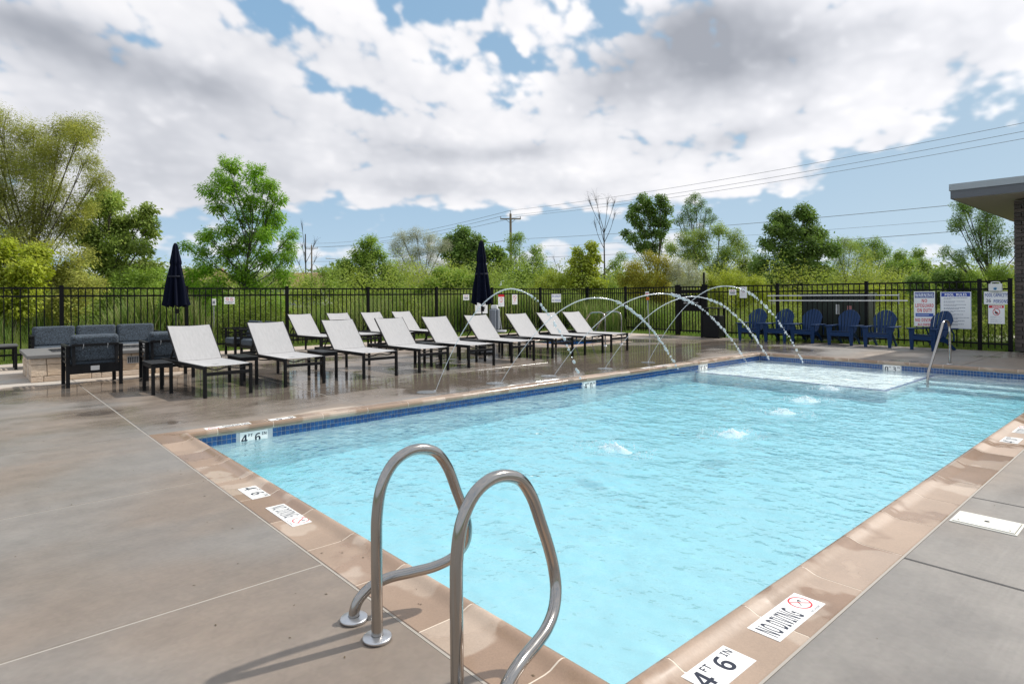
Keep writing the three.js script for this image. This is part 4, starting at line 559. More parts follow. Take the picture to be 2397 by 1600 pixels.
// ---------------------------------------------------------------- closed umbrellas
function umbrella(pos, label, turn) {
  const t = thing('closed_umbrella', label, 'umbrella', pos, turn, 'closed umbrellas');
  part('pole', cyl(0.019, 0.019, 2.78, 0, 0.02, 0, 14), mat(0.02, 0.02, 0.022, 0.35), t);
  const nT = 96, nY = 44, pos_ = [], idx = []; const prof = (k) => k < 0.03 ? 0.035 + k * 0.8 : k < 0.30 ? mix(0.058, 0.125, (k - 0.03) / 0.27) : k < 0.34 ? mix(0.125, 0.108, (k - 0.30) / 0.04) : mix(0.108, 0.245, Math.pow((k - 0.34) / 0.66, 0.85));
  for (let i = 0; i <= nY; i++) for (let j = 0; j < nT; j++) { const k = i / nY, th = j / nT * 2 * Math.PI, f = 0.13 + 0.22 * k, pl = Math.cos(8 * th + Math.sin(3 * th) * 0.7 + k * 0.8), lob = 0.10 * Math.sin(th * 2 + 1 + k * 2), r = prof(k) * (1 + f * pl * (pl > 0 ? 0.8 : 1) + lob + 0.05 * Math.sin(5 * th + k * 9)); const y = 2.86 - 1.60 * k + (k > 0.9 ? (k - 0.9) * 0.35 * pl : 0); pos_.push(Math.cos(th) * r, y, Math.sin(th) * r); }
  for (let i = 0; i < nY; i++) for (let j = 0; j < nT; j++) { const a = i * nT + j, b = i * nT + (j + 1) % nT, c = a + nT, d = b + nT; idx.push(a, b, c, b, d, c); }
  const g = new THREE.BufferGeometry(); g.setAttribute('position', new THREE.Float32BufferAttribute(pos_, 3)); g.setIndex(idx); g.computeVertexNormals(); part('canopy', g, M.navy, t);
  part('tie_strap', new THREE.TorusGeometry(0.165, 0.012, 6, 40).rotateX(Math.PI / 2).scale(1, 2.2, 1).translate(0, 2.02, 0), mat(0.003, 0.005, 0.016, 0.8), t);
  part('finial', new THREE.SphereGeometry(0.035, 14, 10).scale(1, 0.7, 1).translate(0, 2.865, 0), M.black, t);
  part('crank_box', [rb(0.06, 0.13, 0.075, 0.012, 0, 1.13, 0.02), rod(V(0, 1.13, 0.06), V(-0.04, 1.13, 0.10), 0.009), rod(V(-0.04, 1.13, 0.10), V(-0.04, 1.20, 0.11), 0.008)], M.black, t);
  const b = part('base', new THREE.LatheGeometry([[0.0, 0.0], [0.33, 0.0], [0.335, 0.02], [0.32, 0.05], [0.10, 0.085], [0.045, 0.10], [0.045, 0.32], [0.0, 0.33]].map(([r, y]) => new THREE.Vector2(r, y)), 36), M.black, t);
}
umbrella([8.43, 0, -4.75], 'closed navy umbrella standing between the front loungers, before white signs', 0.4);
umbrella([2.62, 0, -10.1], 'closed navy umbrella standing beside the sofa near fence', 2.1);
// ---------------------------------------------------------------- pool lift
{
  const t = thing('pool_lift', 'grey covered pool lift with folded seat near the long fence', 'pool lift', [11.45, 0, -7.85], 0.75);
  part('base', rb(0.7, 0.12, 0.6, 0.02, 0, 0.06, 0), mat(0.05, 0.05, 0.055, 0.5), t); part('mast', rb(0.14, 0.95, 0.14, 0.02, -0.22, 0.55, 0), M.greyPlastic, t);
  part('cover', rb(0.46, 0.66, 0.30, 0.03, 0.10, 0.70, 0, 0, 0, 0, 2), M.greyPlastic, t); part('control_box', rb(0.32, 0.12, 0.2, 0.02, 0.06, 1.10, 0), M.white, t); part('seat', rb(0.55, 0.06, 0.4, 0.025, 0.18, 0.30, 0.16), mat(0.40, 0.41, 0.43, 0.5), t); part('arm', [rod(V(-0.2, 0.98, 0), V(0.26, 1.02, 0.1), 0.03), rod(V(0.26, 1.02, 0.1), V(0.3, 0.34, 0.2), 0.02)], M.galv, t);
}
// ---------------------------------------------------------------- blue adirondack chairs
function makeAdirondack(label) {
  const t = thing('adirondack_chair', label, 'chair', [0, 0, 0], 0, 'blue chairs by the fence'), B = M.blue;
  for (const x of [-1, 1]) {
    const s = new THREE.Shape(); s.moveTo(-0.035, 0); s.lineTo(0.03, 0); s.lineTo(0.062, 0.52); s.lineTo(-0.075, 0.52); s.quadraticCurveTo(-0.06, 0.3, -0.035, 0); part('front_leg', new THREE.ExtrudeGeometry(s, { depth: 0.03, bevelEnabled: true, bevelSize: 0.004, bevelThickness: 0.004, bevelSegments: 1 }).rotateY(Math.PI / 2).rotateY(-Math.PI / 2).translate(x * 0.29, 0, 0.315), B, t);
    part('rear_leg', bar(V(x * 0.24, 0.0, -0.46), V(x * 0.25, 0.36, 0.0), 0.032, 0.075), B, t); part('arm_brace', tube([V(x * 0.33, 0.24, -0.30), V(x * 0.34, 0.40, -0.29), V(x * 0.335, 0.52, -0.22)], 0.018, 10, 6), B, t);
    const a = new THREE.Shape(); a.moveTo(-0.05, -0.40); a.quadraticCurveTo(-0.09, 0.1, -0.085, 0.38); a.quadraticCurveTo(0, 0.43, 0.085, 0.38); a.quadraticCurveTo(0.09, 0.1, 0.04, -0.40); a.closePath(); part('armrest', new THREE.ExtrudeGeometry(a, { depth: 0.024, bevelEnabled: true, bevelSize: 0.005, bevelThickness: 0.004, bevelSegments: 1 }).rotateX(Math.PI / 2).translate(x * 0.325, 0.555, -0.015), B, t);
    part('seat_side', bar(V(x * 0.245, 0.34, 0.33), V(x * 0.245, 0.215, -0.22), 0.03, 0.085), B, t);
  }
  part('front_apron', rb(0.56, 0.11, 0.028, 0.006, 0, 0.315, 0.345), B, t);
  for (let k = 0; k < 5; k++) { const q = k / 4; part('seat_slat', rb(0.53, 0.022, 0.105, 0.006, 0, mix(0.385, 0.285, q), mix(0.31, -0.13, q), -0.21), B, t); }
  const n = 7; for (let k = 0; k < n; k++) {   // fanned back slats, rounded at the top
    const c = (k - 3) / 3, Lc = (q) => 0.80 - 0.19 * q * q, w0 = 0.046, w1 = 0.073, s = new THREE.Shape(); s.moveTo(-w0 / 2, 0); s.lineTo(w0 / 2, 0); s.lineTo(w1 / 2, Lc(c + 0.15)); s.quadraticCurveTo(0, Lc(c) + 0.004, -w1 / 2, Lc(c - 0.15)); s.closePath();
    const g = new THREE.ExtrudeGeometry(s, { depth: 0.016, bevelEnabled: true, bevelSize: 0.003, bevelThickness: 0.003, bevelSegments: 1 }); g.rotateZ(-c * 0.125).translate(c * 0.185, 0, Math.abs(c) ** 2 * 0.035); g.rotateX(-0.36).translate(0, 0.235, -0.19); part('back_slat', g, B, t);
  }
  part('back_rail', [rb(0.50, 0.06, 0.024, 0.005, 0, 0.53, -0.335, -0.36), rb(0.46, 0.06, 0.024, 0.005, 0, 0.26, -0.225, -0.36)], B, t);
  return t;
}
const adi = makeAdirondack('blue slatted chair next to the litter bin');
const adiSpots = [[16.98, -1.93, 0.05, ''], [17.08, -1.13, 0, 'second blue slatted chair from the litter bin'], [17.14, -0.33, -0.02, 'blue slatted chair before the cabinet, third from the litter bin'], [17.04, 0.745, 0, 'blue slatted chair fourth from the litter bin'], [16.96, 1.705, 0.03, 'blue slatted chair next before the one hiding the warning sign'], [16.75, 2.93, -0.42, 'turned blue slatted chair in front of the warning and rules signs']];
adiSpots.forEach(([x, z, r, l], i) => { const p = [x + 0.18, 0, z], a = -Math.PI / 2 + r; if (i) copyOf(adi, p, a, l, 'blue chairs by the fence'); else { adi.position.set(...p); adi.rotation.y = a; } });
// ---------------------------------------------------------------- jets and bubblers
M.spray = mat(0.86, 0.90, 0.92, 0.12, { transmission: 0.62, thickness: 0, ior: 1.33 });
M.foam = mat(0.88, 0.91, 0.92, 0.6, { transparent: true, opacity: 0.34 });
const jets = [[[3.98, -0.38], [6.54, 0.40], 1.56, 'first'], [[5.30, -0.36], [9.45, 0.42], 1.40, 'second'], [[6.60, -0.38], [12.2, 0.42], 1.47, 'third'], [[8.03, -0.38], [12.95, 0.62], 1.40, 'fourth'], [[9.55, -0.45], [12.85, 1.45], 1.63, 'fifth']];
jets.forEach(([a, b, pk, nth], q) => {
  const R = rnd(100 + q), t = thing('water_jet', `${nth} arching water jet from the loungers' fire pit end, falling into the pool`, 'water jet', [a[0], 0.01, a[1]], 0, 'arching jets over the pool');
  const dx = b[0] - a[0], dz = b[1] - a[1], drop = WATER - 0.01, P = (s) => { const k = 4 * (pk - drop * 0.5); return V(dx * s, drop * s + k * s * (1 - s) + 0.006 * Math.sin(s * 31 + q * 2) * s, dz * s); };
  const brk = [0.62, 0.60, 0.55, 0.58, 0.64][q], pts = []; for (let i = 0; i <= 60; i++) pts.push(P(i / 60 * brk));
  const seg = 180, rad = 7, g = new THREE.TubeGeometry(new THREE.CatmullRomCurve3(pts), seg, 1, rad), gp = g.attributes.position, cur = new THREE.CatmullRomCurve3(pts);
  for (let i = 0; i <= seg; i++) { const c = cur.getPointAt(i / seg), f = i / seg, r = mix(0.0055, 0.0115, sstep(0.1, 0.85, f)) * (1 + sstep(0.5, 1, f) * 0.55 * (vnoise(i * 0.55, q * 7) - 0.4)); for (let j = 0; j <= rad; j++) { const o = i * (rad + 1) + j; gp.setXYZ(o, c.x + (gp.getX(o) - c.x) * r, c.y + (gp.getY(o) - c.y) * r, c.z + (gp.getZ(o) - c.z) * r); } }
  g.computeVertexNormals(); part('stream', g, M.spray, t);
  const drops = []; let s = brk; while (s < 0.995) { const p = P(s), r = 0.012 + R() * 0.020; drops.push(new THREE.SphereGeometry(r, 8, 6).scale(1, 1.1 + R() * 0.6, 1).rotateZ(0.6).translate(p.x + (R() - 0.5) * 0.02, p.y + (R() - 0.5) * 0.02, p.z + (R() - 0.5) * 0.02)); if (R() < 0.45) { const e = 0.06; drops.push(new THREE.SphereGeometry(0.003 + R() * 0.006, 6, 5).translate(p.x + (R() - 0.5) * e, p.y + (R() - 0.6) * e, p.z + (R() - 0.5) * e)); } s += (0.0065 + R() * 0.013) * 3.2 / Math.max(2.4, Math.hypot(dx, dz)); }
  const d = part('droplets', drops, M.spray, t); d.userData.kind = 'stuff';
});
[[3.80, -0.37], [5.16, -0.36], [6.45, -0.38], [8.03, -0.38], [9.55, -0.45]].forEach(([x, z], i) => { const t = thing('jet_plate', `${ord[i]} round jet plate from the fire pit end, set in deck beside coping`, 'jet plate', [x, 0, z], 0, 'jet plates in the deck'); part('cover', cyl(0.15, 0.148, 0.006, 0, 0.0005, 0, 32), mat(0.17, 0.18, 0.185, 0.22), t); part('nozzle', cyl(0.02, 0.018, 0.012, i ? 0.02 : 0.16, 0.003, -0.005, 14), M.plate, t); part('screw', cyl(0.008, 0.008, 0.003, -0.1, 0.006, 0.03, 8), M.dark, t); });
[[3.63, 3.41, 1], [5.15, 3.9, 1], [6.86, 3.72, 0.9], [8.02, 3.51, 1.35], [9.49, 3.28, 1]].forEach(([x, z, k], i) => {
  const R = rnd(300 + i), t = thing('water_bubbler', ['white foaming bubbler closest to the chrome ladder', 'second white foaming bubbler from the ladder', 'third white foaming bubbler from the ladder', 'highest splashing white bubbler, next to the one by the shelf', 'white foaming bubbler closest to the sun shelf'][i], 'bubbler', [x, WATER, z], R() * 6, 'bubblers in the pool');
  const n = 30, m = 48, pos = [], idx = []; for (let r = 0; r <= n; r++) for (let a = 0; a <= m; a++) { const q = r / n, th = a / m * 2 * Math.PI, e = 0.09 + 0.10 * vnoise(Math.cos(th) * 2.2 + 5 + i * 9, Math.sin(th) * 2.2 + 5), rr = q * e * (0.9 + 0.1 * k), X = Math.cos(th) * rr * 1.25, Zc = Math.sin(th) * rr; const hgt = (0.030 * k * Math.exp(-q * q * 4) + 0.014 * (1 - q)) * (0.55 + vnoise(X * 34 + 40, Zc * 34 + i * 13)) + 0.016 * (vnoise(X * 70 + 9, Zc * 70) - 0.35) * (1 - q * q) - 0.012 * q * q; pos.push(X, hgt + 0.004, Zc); }
  for (let r = 0; r < n; r++) for (let a = 0; a < m; a++) { const p = r * (m + 1) + a; idx.push(p, p + 1, p + m + 1, p + 1, p + m + 2, p + m + 1); }
  const g = new THREE.BufferGeometry(); g.setAttribute('position', new THREE.Float32BufferAttribute(pos, 3)); g.setIndex(idx); g.computeVertexNormals(); part('foam', g, M.foam, t);
  const dr = []; for (let j = 0; j < 150; j++) { const a = R() * 7, q = Math.pow(R(), 0.8) * 0.36, rr = (0.003 + R() * 0.009) * (1 - q); dr.push(new THREE.SphereGeometry(rr, 6, 5).translate(Math.cos(a) * q * 1.4, 0.003 + R() * R() * 0.13 * k * Math.exp(-q * 7), Math.sin(a) * q)); } const d = part('droplets', dr, M.foam, t); d.userData.kind = 'stuff';
});
// ---------------------------------------------------------------- brick building with a flat overhanging roof
{
  const bx0 = 17.92, bz0 = 4.42, t = thing('brick_building', 'grey brick building with flat overhanging roof at the fence end', 'building', [bx0, 0, bz0]);
  const mort = mat(0.48, 0.46, 0.44, 0.9), H = 3.72; part('wall', [bx(5.98, H, 8, 3.01, H / 2, 4.012)], mort, t);
  const R = rnd(4), bm = [[0.085, 0.070, 0.062], [0.105, 0.086, 0.076], [0.070, 0.058, 0.052]].map((c) => mat(...c, 0.85)), bg = new RoundedBoxGeometry(0.09, 0.088, 0.29, 1, 0.004), hg = new RoundedBoxGeometry(0.09, 0.088, 0.1395, 1, 0.004);
  for (let r = 0; r < 37; r++) for (let k = 0; k < 8; k++) { const half = r % 2 && k === 0, z = r % 2 ? (k === 0 ? 0.07 : 0.15 + (k - 0.5) * 0.30) : (k + 0.5) * 0.30 - 0.005; const b = part('brick', half ? hg : bg, bm[Math.floor(R() * 3)], t); b.position.set(-0.028, 0.05 + r * 0.1, z + 0.012); }
  const c0 = onX(2228, 466, 16.72), ox = 16.72 - bx0, oz = c0.z - bz0, yb = 3.76, W = 7.6, D = 10;
  const r = part('roof', bx(W - 0.05, 0.36, D - 0.05, ox + W / 2, yb + 0.19, oz + D / 2), mat(0.2, 0.2, 0.2, 0.9), t);
  part('fascia', [bx(0.03, 0.20, D, ox - 0.006, yb + 0.10, oz + D / 2), bx(W, 0.20, 0.03, ox + W / 2, yb + 0.10, oz - 0.006)], mat(0.105, 0.11, 0.125, 0.4), r); part('coping_trim', [bx(0.05, 0.16, D + 0.04, ox - 0.022, yb + 0.28, oz + D / 2), bx(W + 0.04, 0.16, 0.05, ox + W / 2, yb + 0.28, oz - 0.022)], mat(0.34, 0.37, 0.40, 0.4), r);
  part('soffit', bx(W - 0.08, 0.02, D - 0.08, ox + W / 2, yb - 0.003, oz + D / 2), mat(0.32, 0.27, 0.22, 0.7), r);
}
// ---------------------------------------------------------------- poles and wires
const wirePts = {};
function utilityPole(px, py, depth, label, scale = 1) {
  const top = far(px, py, depth), t = thing('utility_pole', label, 'utility pole', [top.x, -0.035, top.z]), h = top.y + 0.035;
  part('pole', cyl(0.17, 0.12, h, 0, 0, 0, 12), M.wood, t);
  const d = RT0.clone(); const cA = d.clone().multiplyScalar(-1.1).setY(h - 0.55), cB = d.clone().multiplyScalar(1.1).setY(h - 0.55);
  part('crossarm', bar(cA, cB, 0.12, 0.12), M.wood, t); part('brace', [rod(V(0, h - 1.05, 0), d.clone().multiplyScalar(0.5).setY(h - 0.6), 0.025), rod(V(0, h - 1.05, 0), d.clone().multiplyScalar(-0.5).setY(h - 0.6), 0.025)], M.galv, t);
  for (const k of [-1.05, 1.05]) part('insulator', cyl(0.05, 0.03, 0.22, d.x * k, h - 0.49, d.z * k, 8), mat(0.25, 0.25, 0.26, 0.4), t); part('insulator', cyl(0.04, 0.03, 0.35, 0, h, 0, 8), mat(0.25, 0.25, 0.26, 0.4), t);
  return [[-1.05, -0.27], [0, 0.36], [1.05, -0.27]].map(([k, y]) => V(top.x + d.x * k, top.y + y, top.z + d.z * k));
}
const p1 = utilityPole(1195, 500, 66, 'wooden utility pole with crossarm beside the closed navy umbrella'), p2 = utilityPole(729, 574, 112, 'distant wooden utility pole next to a small bare tree');
const sagged = (a, b, sag, n = 24) => { const p = []; for (let i = 0; i <= n; i++) { const k = i / n; p.push(a.clone().lerp(b, k).add(V(0, -sag * 4 * k * (1 - k), 0))); } return p; };
const p3 = p1.map((v, i) => v.clone().add(v.clone().sub(p2[i]).setY(0)).setY(v.y + 0.3));
const wr = (a, b, sag, r, label) => solo('power_line', tube(sagged(a, b, sag), r, 48, 5), M.wire, label, 'power line', 'overhead wires');
['lounger side', 'middle', 'field side'].forEach((n, i) => { wr(p2[i], p1[i], 0.9, 0.020, `${n} wire between the two utility poles`); wr(p1[i], p3[i], [0.75, 0.75, 0.75][i], 0.013, `${n} wire rising from the near utility pole over the chairs`); });
[[[1195, 560], [2330, 470], 'topmost low cable running from the near pole towards the roof'], [[1195, 578], [2330, 507], 'thin middle low cable running from the near pole towards the roof'], [[1195, 604], [2330, 534], 'lowest cable running from the near pole towards the roof']].forEach(([a, b, l], i) => { const A0 = far(a[0], a[1], 66), s = 0.78, B0 = far(b[0], b[1], 66 - 46 * s + 3); wr(A0, B0, 0.25, [0.017, 0.009, 0.017][i], l); });
{ const A0 = far(1195, 560, 66), B0 = far(729, 612, 112); wr(B0, A0, 0.6, 0.03, 'low cable between the two utility poles'); }
{ const p = far(800, 606, 105), t = thing('street_lamp', 'thin street lamp arm above the trees beyond the field', 'street lamp', [p.x, -0.035, p.z]); part('pole', cyl(0.1, 0.06, p.y, 0, 0, 0, 8), M.galv, t); const e = RT0.clone().multiplyScalar(-2.4); part('arm', tube([V(0, p.y - 0.4, 0), V(e.x * 0.4, p.y, e.z * 0.4), V(e.x, p.y + 0.15, e.z)], 0.05, 12, 6), M.galv, t); part('lamp_head', rb(0.7, 0.15, 0.3, 0.04, e.x, p.y + 0.15, e.z), mat(0.5, 0.5, 0.5, 0.5), t); }
// ---------------------------------------------------------------- houses beyond the field
function house(px, depth, w, d, h, roofC, wallC, label, turn = 0) {
  const p = far(px, 690, depth), t = thing('house', label, 'house', [p.x, -0.035, p.z], Math.atan2(FW.x, FW.z) + Math.PI + turn, 'houses beyond the field'); const wm = mat(...wallC, 0.8), rm = mat(...roofC, 0.85);
  part('wall', bx(w, h, d, 0, h / 2, 0), wm, t); const s = new THREE.Shape(); s.moveTo(-d / 2 - 0.4, 0); s.lineTo(d / 2 + 0.4, 0); s.lineTo(0, d * 0.36); s.closePath(); part('roof', new THREE.ExtrudeGeometry(s, { depth: w + 0.8, bevelEnabled: false }).rotateY(Math.PI / 2).translate(-w / 2 - 0.4, h, 0), rm, t);
  for (let k = 0; k < 4; k++) { const win = part('window', bx(0.9, 1.2, 0.06, -w / 2 + w * (k + 0.6) / 4.2, h * 0.66, d / 2 + 0.02), M.white, t); part('pane', bx(0.74, 1.04, 0.03, -w / 2 + w * (k + 0.6) / 4.2, h * 0.66, d / 2 + 0.045), mat(0.04, 0.05, 0.07, 0.1), win); }
}
house(712, 125, 9, 8, 3.6, [0.36, 0.20, 0.14], [0.42, 0.42, 0.44], 'pale house with reddish roof showing beside the distant pole'); house(640, 135, 8, 8, 4.2, [0.17, 0.16, 0.16], [0.55, 0.56, 0.58], 'white house with grey roof half hidden by the ash tree', 0.3); house(470, 120, 9, 8, 4.4, [0.30, 0.17, 0.13], [0.40, 0.33, 0.29], 'brown house with red roof behind the ash tree', -0.2);
for (const [px, py, dp, l] of [[666, 706, 42, 'yellow marker post in the field seen under the ash tree'], [914, 704, 42, 'yellow marker post in the field behind the back row loungers']]) { const p = far(px, py, dp), t = thing('marker_post', l, 'marker', [p.x, -0.035, p.z], 0, 'yellow markers in the field'); part('post', cyl(0.10, 0.10, 1.2, 0, 0, 0, 10), M.yellow, t); part('cap', cyl(0.12, 0.06, 0.18, 0, 1.2, 0, 10), mat(0.6, 0.25, 0.02, 0.5), t); }
{ const a = V(24.5, -0.031, -9), b = V(24.5, -0.031, 30); setting('path', bx(1.4, 0.008, 46, 24.8, -0.029, 12), mat(0.48, 0.44, 0.38, 0.85)); setting('road', bx(6, 0.008, 46, 29, -0.029, 12), mat(0.07, 0.07, 0.07, 0.85)); }
// ---------------------------------------------------------------- trees
const leafGeo = (n, seed, long, wide, spread) => { const R = rnd(seed), pos = [], idx = []; for (let i = 0; i < n; i++) { const d = V(R() - 0.5, R() - 0.5, R() - 0.5).normalize(), c = d.clone().multiplyScalar(spread * Math.cbrt(R())), f = V(d.x + R() - 0.5, d.y * 0.5 - 0.25 + (R() - 0.5) * 0.6, d.z + R() - 0.5).normalize(), nrm = V((R() - 0.5) * 1.3, 1, (R() - 0.5) * 1.3).normalize(), s = f.clone().cross(nrm).normalize().multiplyScalar(wide * (0.7 + R() * 0.6) / 2), L = long * (0.65 + R() * 0.7), b = pos.length / 3, m = c.clone().addScaledVector(f, L * 0.45).addScaledVector(nrm, -wide * 0.18), e = c.clone().addScaledVector(f, L).addScaledVector(V(0, -1, 0), L * 0.18); for (const p of [c, m.clone().add(s), e, m.clone().sub(s)]) pos.push(p.x, p.y, p.z); idx.push(b, b + 1, b + 2, b, b + 2, b + 3); } const g = new THREE.BufferGeometry(); g.setAttribute('position', new THREE.Float32BufferAttribute(pos, 3)); g.setIndex(idx); g.computeVertexNormals(); return g; };
const LEAF = { ash: leafGeo(16, 1, 0.17, 0.060, 0.30), small: leafGeo(20, 2, 0.10, 0.045, 0.28), broad: leafGeo(14, 3, 0.16, 0.11, 0.30), fine: leafGeo(26, 4, 0.085, 0.022, 0.30) };
const leafMat = new THREE.MeshPhysicalMaterial({ color: C3(1, 1, 1), roughness: 0.85, transmission: 0.45, thickness: 0, specularIntensity: 0.4, side: THREE.DoubleSide });
leafMat.roughness = 0.9;
const GREEN = { ash: [0.26, 0.46, 0.025], mid: [0.28, 0.41, 0.045], yellow: [0.40, 0.46, 0.032], olive: [0.40, 0.42, 0.08], dark: [0.19, 0.30, 0.05], silver: [0.46, 0.48, 0.32], gold: [0.44, 0.41, 0.045], pale: [0.34, 0.44, 0.085] };
let treeSeed = 500;
function branchGeo(pts, r0, r1, rad = 6) { const n = pts.length * 2, g = tube(pts, 1, n, rad), cur = new THREE.CatmullRomCurve3(pts, false, 'centripetal'), p = g.attributes.position; for (let i = 0; i <= n; i++) { const c = cur.getPointAt(i / n), r = mix(r0, r1, i / n); for (let j = 0; j <= rad; j++) { const o = i * (rad + 1) + j; p.setXYZ(o, c.x + (p.getX(o) - c.x) * r, c.y + (p.getY(o) - c.y) * r, c.z + (p.getZ(o) - c.z) * r); } } return g; }
// lobes: [px, py, radius px] of the clumps seen in the photo, set at the tree's own distance and spread in depth
function tree(o) {
  const R = rnd(treeSeed++), D = o.depth, S = D / LENS, base = far(o.px, 690, D); base.y = -0.035;
  const t = thing(o.name, o.label, o.cat ?? 'tree', [base.x, base.y, base.z], 0, o.group), lobes = [];
  for (const [px, py, r] of o.lobes) { const p = far(px, py, D).sub(base), rad = r * S * 0.84; p.addScaledVector(FW, (R() - 0.5) * (o.deep ?? 1.6) * Math.max(rad, 0.8)); lobes.push([p, rad]); }
  const top = Math.max(...lobes.map(([p, r]) => p.y)), wood = [], tr = (o.trunk ?? 0.018) * top;
  const tt = top * (o.fork ?? 0.55), lean = V((R() - 0.5) * 0.12 * top, 0, (R() - 0.5) * 0.12 * top), tp = (k) => V(lean.x * k * k, tt * k, lean.z * k * k);
  wood.push(branchGeo([V(0, -0.05, 0), tp(0.25), tp(0.5), tp(0.75), tp(1)], tr, tr * 0.55, 8));
  for (const [p, rad] of lobes) {   // a limb to each clump, with twigs in it
    const k = Math.min(0.98, Math.max(0.18, (p.y * (o.spring ?? 0.45)) / tt)), a = tp(k), mid = a.clone().lerp(p, 0.5).add(V((R() - 0.5) * 0.2 * rad, 0.18 * a.distanceTo(p) * (p.y > a.y ? -0.3 : 0.6), (R() - 0.5) * 0.2 * rad));
    const lr = tr * 0.36; wood.push(branchGeo([a, mid, p], lr, lr * 0.3, 5));
    for (let i = 0; i < (o.twigs ?? 5); i++) { const e = p.clone().add(V((R() - 0.5) * 1.7, (R() - 0.25) * 1.5, (R() - 0.5) * 1.7).multiplyScalar(rad)); wood.push(branchGeo([mid.clone().lerp(p, 0.3 + 0.6 * R()), p.clone().lerp(e, 0.5).add(V(0, 0.1 * rad, 0)), e], lr * 0.35, lr * 0.12, 4)); }
  }
  part('trunk', wood, o.bark ?? M.bark, t);
  if (o.bare) return t;
  const g = LEAF[o.leaf ?? 'small'], sc = o.size ?? 1, mats = [], cols = []; const col = GREEN[o.color], q = new THREE.Quaternion(), e = new THREE.Euler();
  for (const [p, rad] of lobes) {
    const n = Math.ceil((o.dense ?? 1) * 52 * Math.pow(rad / (0.42 * sc), 2)), tone = 0.86 + R() * 0.28;
    const subs = []; for (let k = 0, m = Math.round(Math.min(13, 7 + rad * 2.5)); k < m; k++) { const d = V(R() * 2 - 1, R() * 2 - 1, R() * 2 - 1).normalize().multiplyScalar(rad * (0.25 + 0.6 * Math.sqrt(R()))); d.y *= 0.85; subs.push([d, rad * (0.26 + 0.24 * R()), 0.84 + R() * 0.32]); }
    for (let i = 0; i < n; i++) {   // tufts of leaves inside the clump, with gaps between them
      let d = V(R() * 2 - 1, R() * 2 - 1, R() * 2 - 1); if (d.lengthSq() > 1) { i--; continue; }
      const loose = R() < (o.loose ?? 0.16), sb = subs[Math.floor(R() * subs.length)];
      if (!loose) { d.multiplyScalar(sb[1]); d.y *= 0.75; d.add(sb[0]); const pos = p.clone().add(d); if (pos.y < 0.15) continue; e.set((R() - 0.5) * 1.2, R() * 6.28, (R() - 0.5) * 1.2); q.setFromEuler(e); const s = sc * (0.7 + R() * 0.6); mats.push(new THREE.Matrix4().compose(pos, q, V(s, s, s))); const b = tone * sb[2] * (0.8 + R() * 0.4), h = (R() - 0.5) * 0.16; cols.push(new THREE.Color().setRGB(col[0] * b * (1 + h), col[1] * b, col[2] * b * (1 - h))); continue; }
      const l = d.length(); d.multiplyScalar(Math.pow(l, -0.45)); const w = 0.58 + 0.78 * vnoise(d.x * 2.1 + p.x * 3 + 50, d.y * 2.1 + p.y * 3 + d.z * 1.7 + 50); d.multiplyScalar(rad * w);
      const pos = p.clone().add(d); if (pos.y < 0.15) continue;
      e.set((R() - 0.5) * 1.2, R() * 6.28, (R() - 0.5) * 1.2); q.setFromEuler(e); const s = sc * (0.7 + R() * 0.6); mats.push(new THREE.Matrix4().compose(pos, q, V(s, s, s)));
      const b = tone * (0.78 + R() * 0.44), h = (R() - 0.5) * 0.16; cols.push(new THREE.Color().setRGB(col[0] * b * (1 + h), col[1] * b, col[2] * b * (1 - h)));
    }
  }
  for (const [p, rad] of lobes) for (let k = 0; k < (o.sprigs ?? 7); k++) {   // loose sprigs that break the outline
    const d = V(R() * 2 - 1, R() * 1.6 - 0.35, R() * 2 - 1).normalize(), len = 1.05 + R() * 0.45;
    for (let i = 0; i < 5; i++) { const pos = p.clone().addScaledVector(d, rad * mix(0.7, len, i / 4)); if (pos.y < 0.15) continue; e.set(R(), R() * 6.28, R()); q.setFromEuler(e); const s = sc * mix(0.85, 0.45, i / 4); mats.push(new THREE.Matrix4().compose(pos, q, V(s, s, s))); const b = 0.8 + R() * 0.45; cols.push(new THREE.Color().setRGB(col[0] * b, col[1] * b, col[2] * b)); }
  }
  const im = new THREE.InstancedMesh(g, leafMat, mats.length); mats.forEach((m, i) => { im.setMatrixAt(i, m); im.setColorAt(i, cols[i]); }); im.name = 'crown'; im.userData.kind = 'stuff'; im.castShadow = im.receiveShadow = true; t.add(im); leafTotal += mats.length; return t;
}
let leafTotal = 0;
const T = (o) => tree(o);
T({ name: 'willow_tree', label: 'tall sparse olive tree with bare limbs showing, at the fence corner', px: 70, depth: 21, color: 'olive', leaf: 'fine', size: 0.9, dense: 1.35, loose: 0.3, fork: 0.5, twigs: 5, trunk: 0.012, lobes: [[15, 300, 48], [62, 322, 55], [5, 370, 60], [120, 300, 38], [165, 298, 45], [205, 335, 36], [225, 388, 24], [150, 365, 50], [85, 395, 60], [30, 440, 62], [195, 420, 38], [130, 440, 52], [80, 490, 62], [165, 492, 45], [15, 520, 60], [110, 540, 62], [-60, 350, 70], [-80, 470, 90], [60, 590, 65]] });
T({ name: 'leafy_tree', label: 'green leaning tree beside the tall olive tree', px: 235, depth: 24, color: 'pale', leaf: 'broad', size: 0.65, dense: 0.7, twigs: 6, lobes: [[240, 458, 30], [275, 480, 32], [215, 480, 35], [302, 510, 26], [345, 492, 17], [352, 520, 14], [330, 545, 20], [255, 525, 48], [205, 545, 50], [300, 575, 38], [345, 580, 22], [240, 600, 50], [320, 630, 40], [275, 640, 45]] });
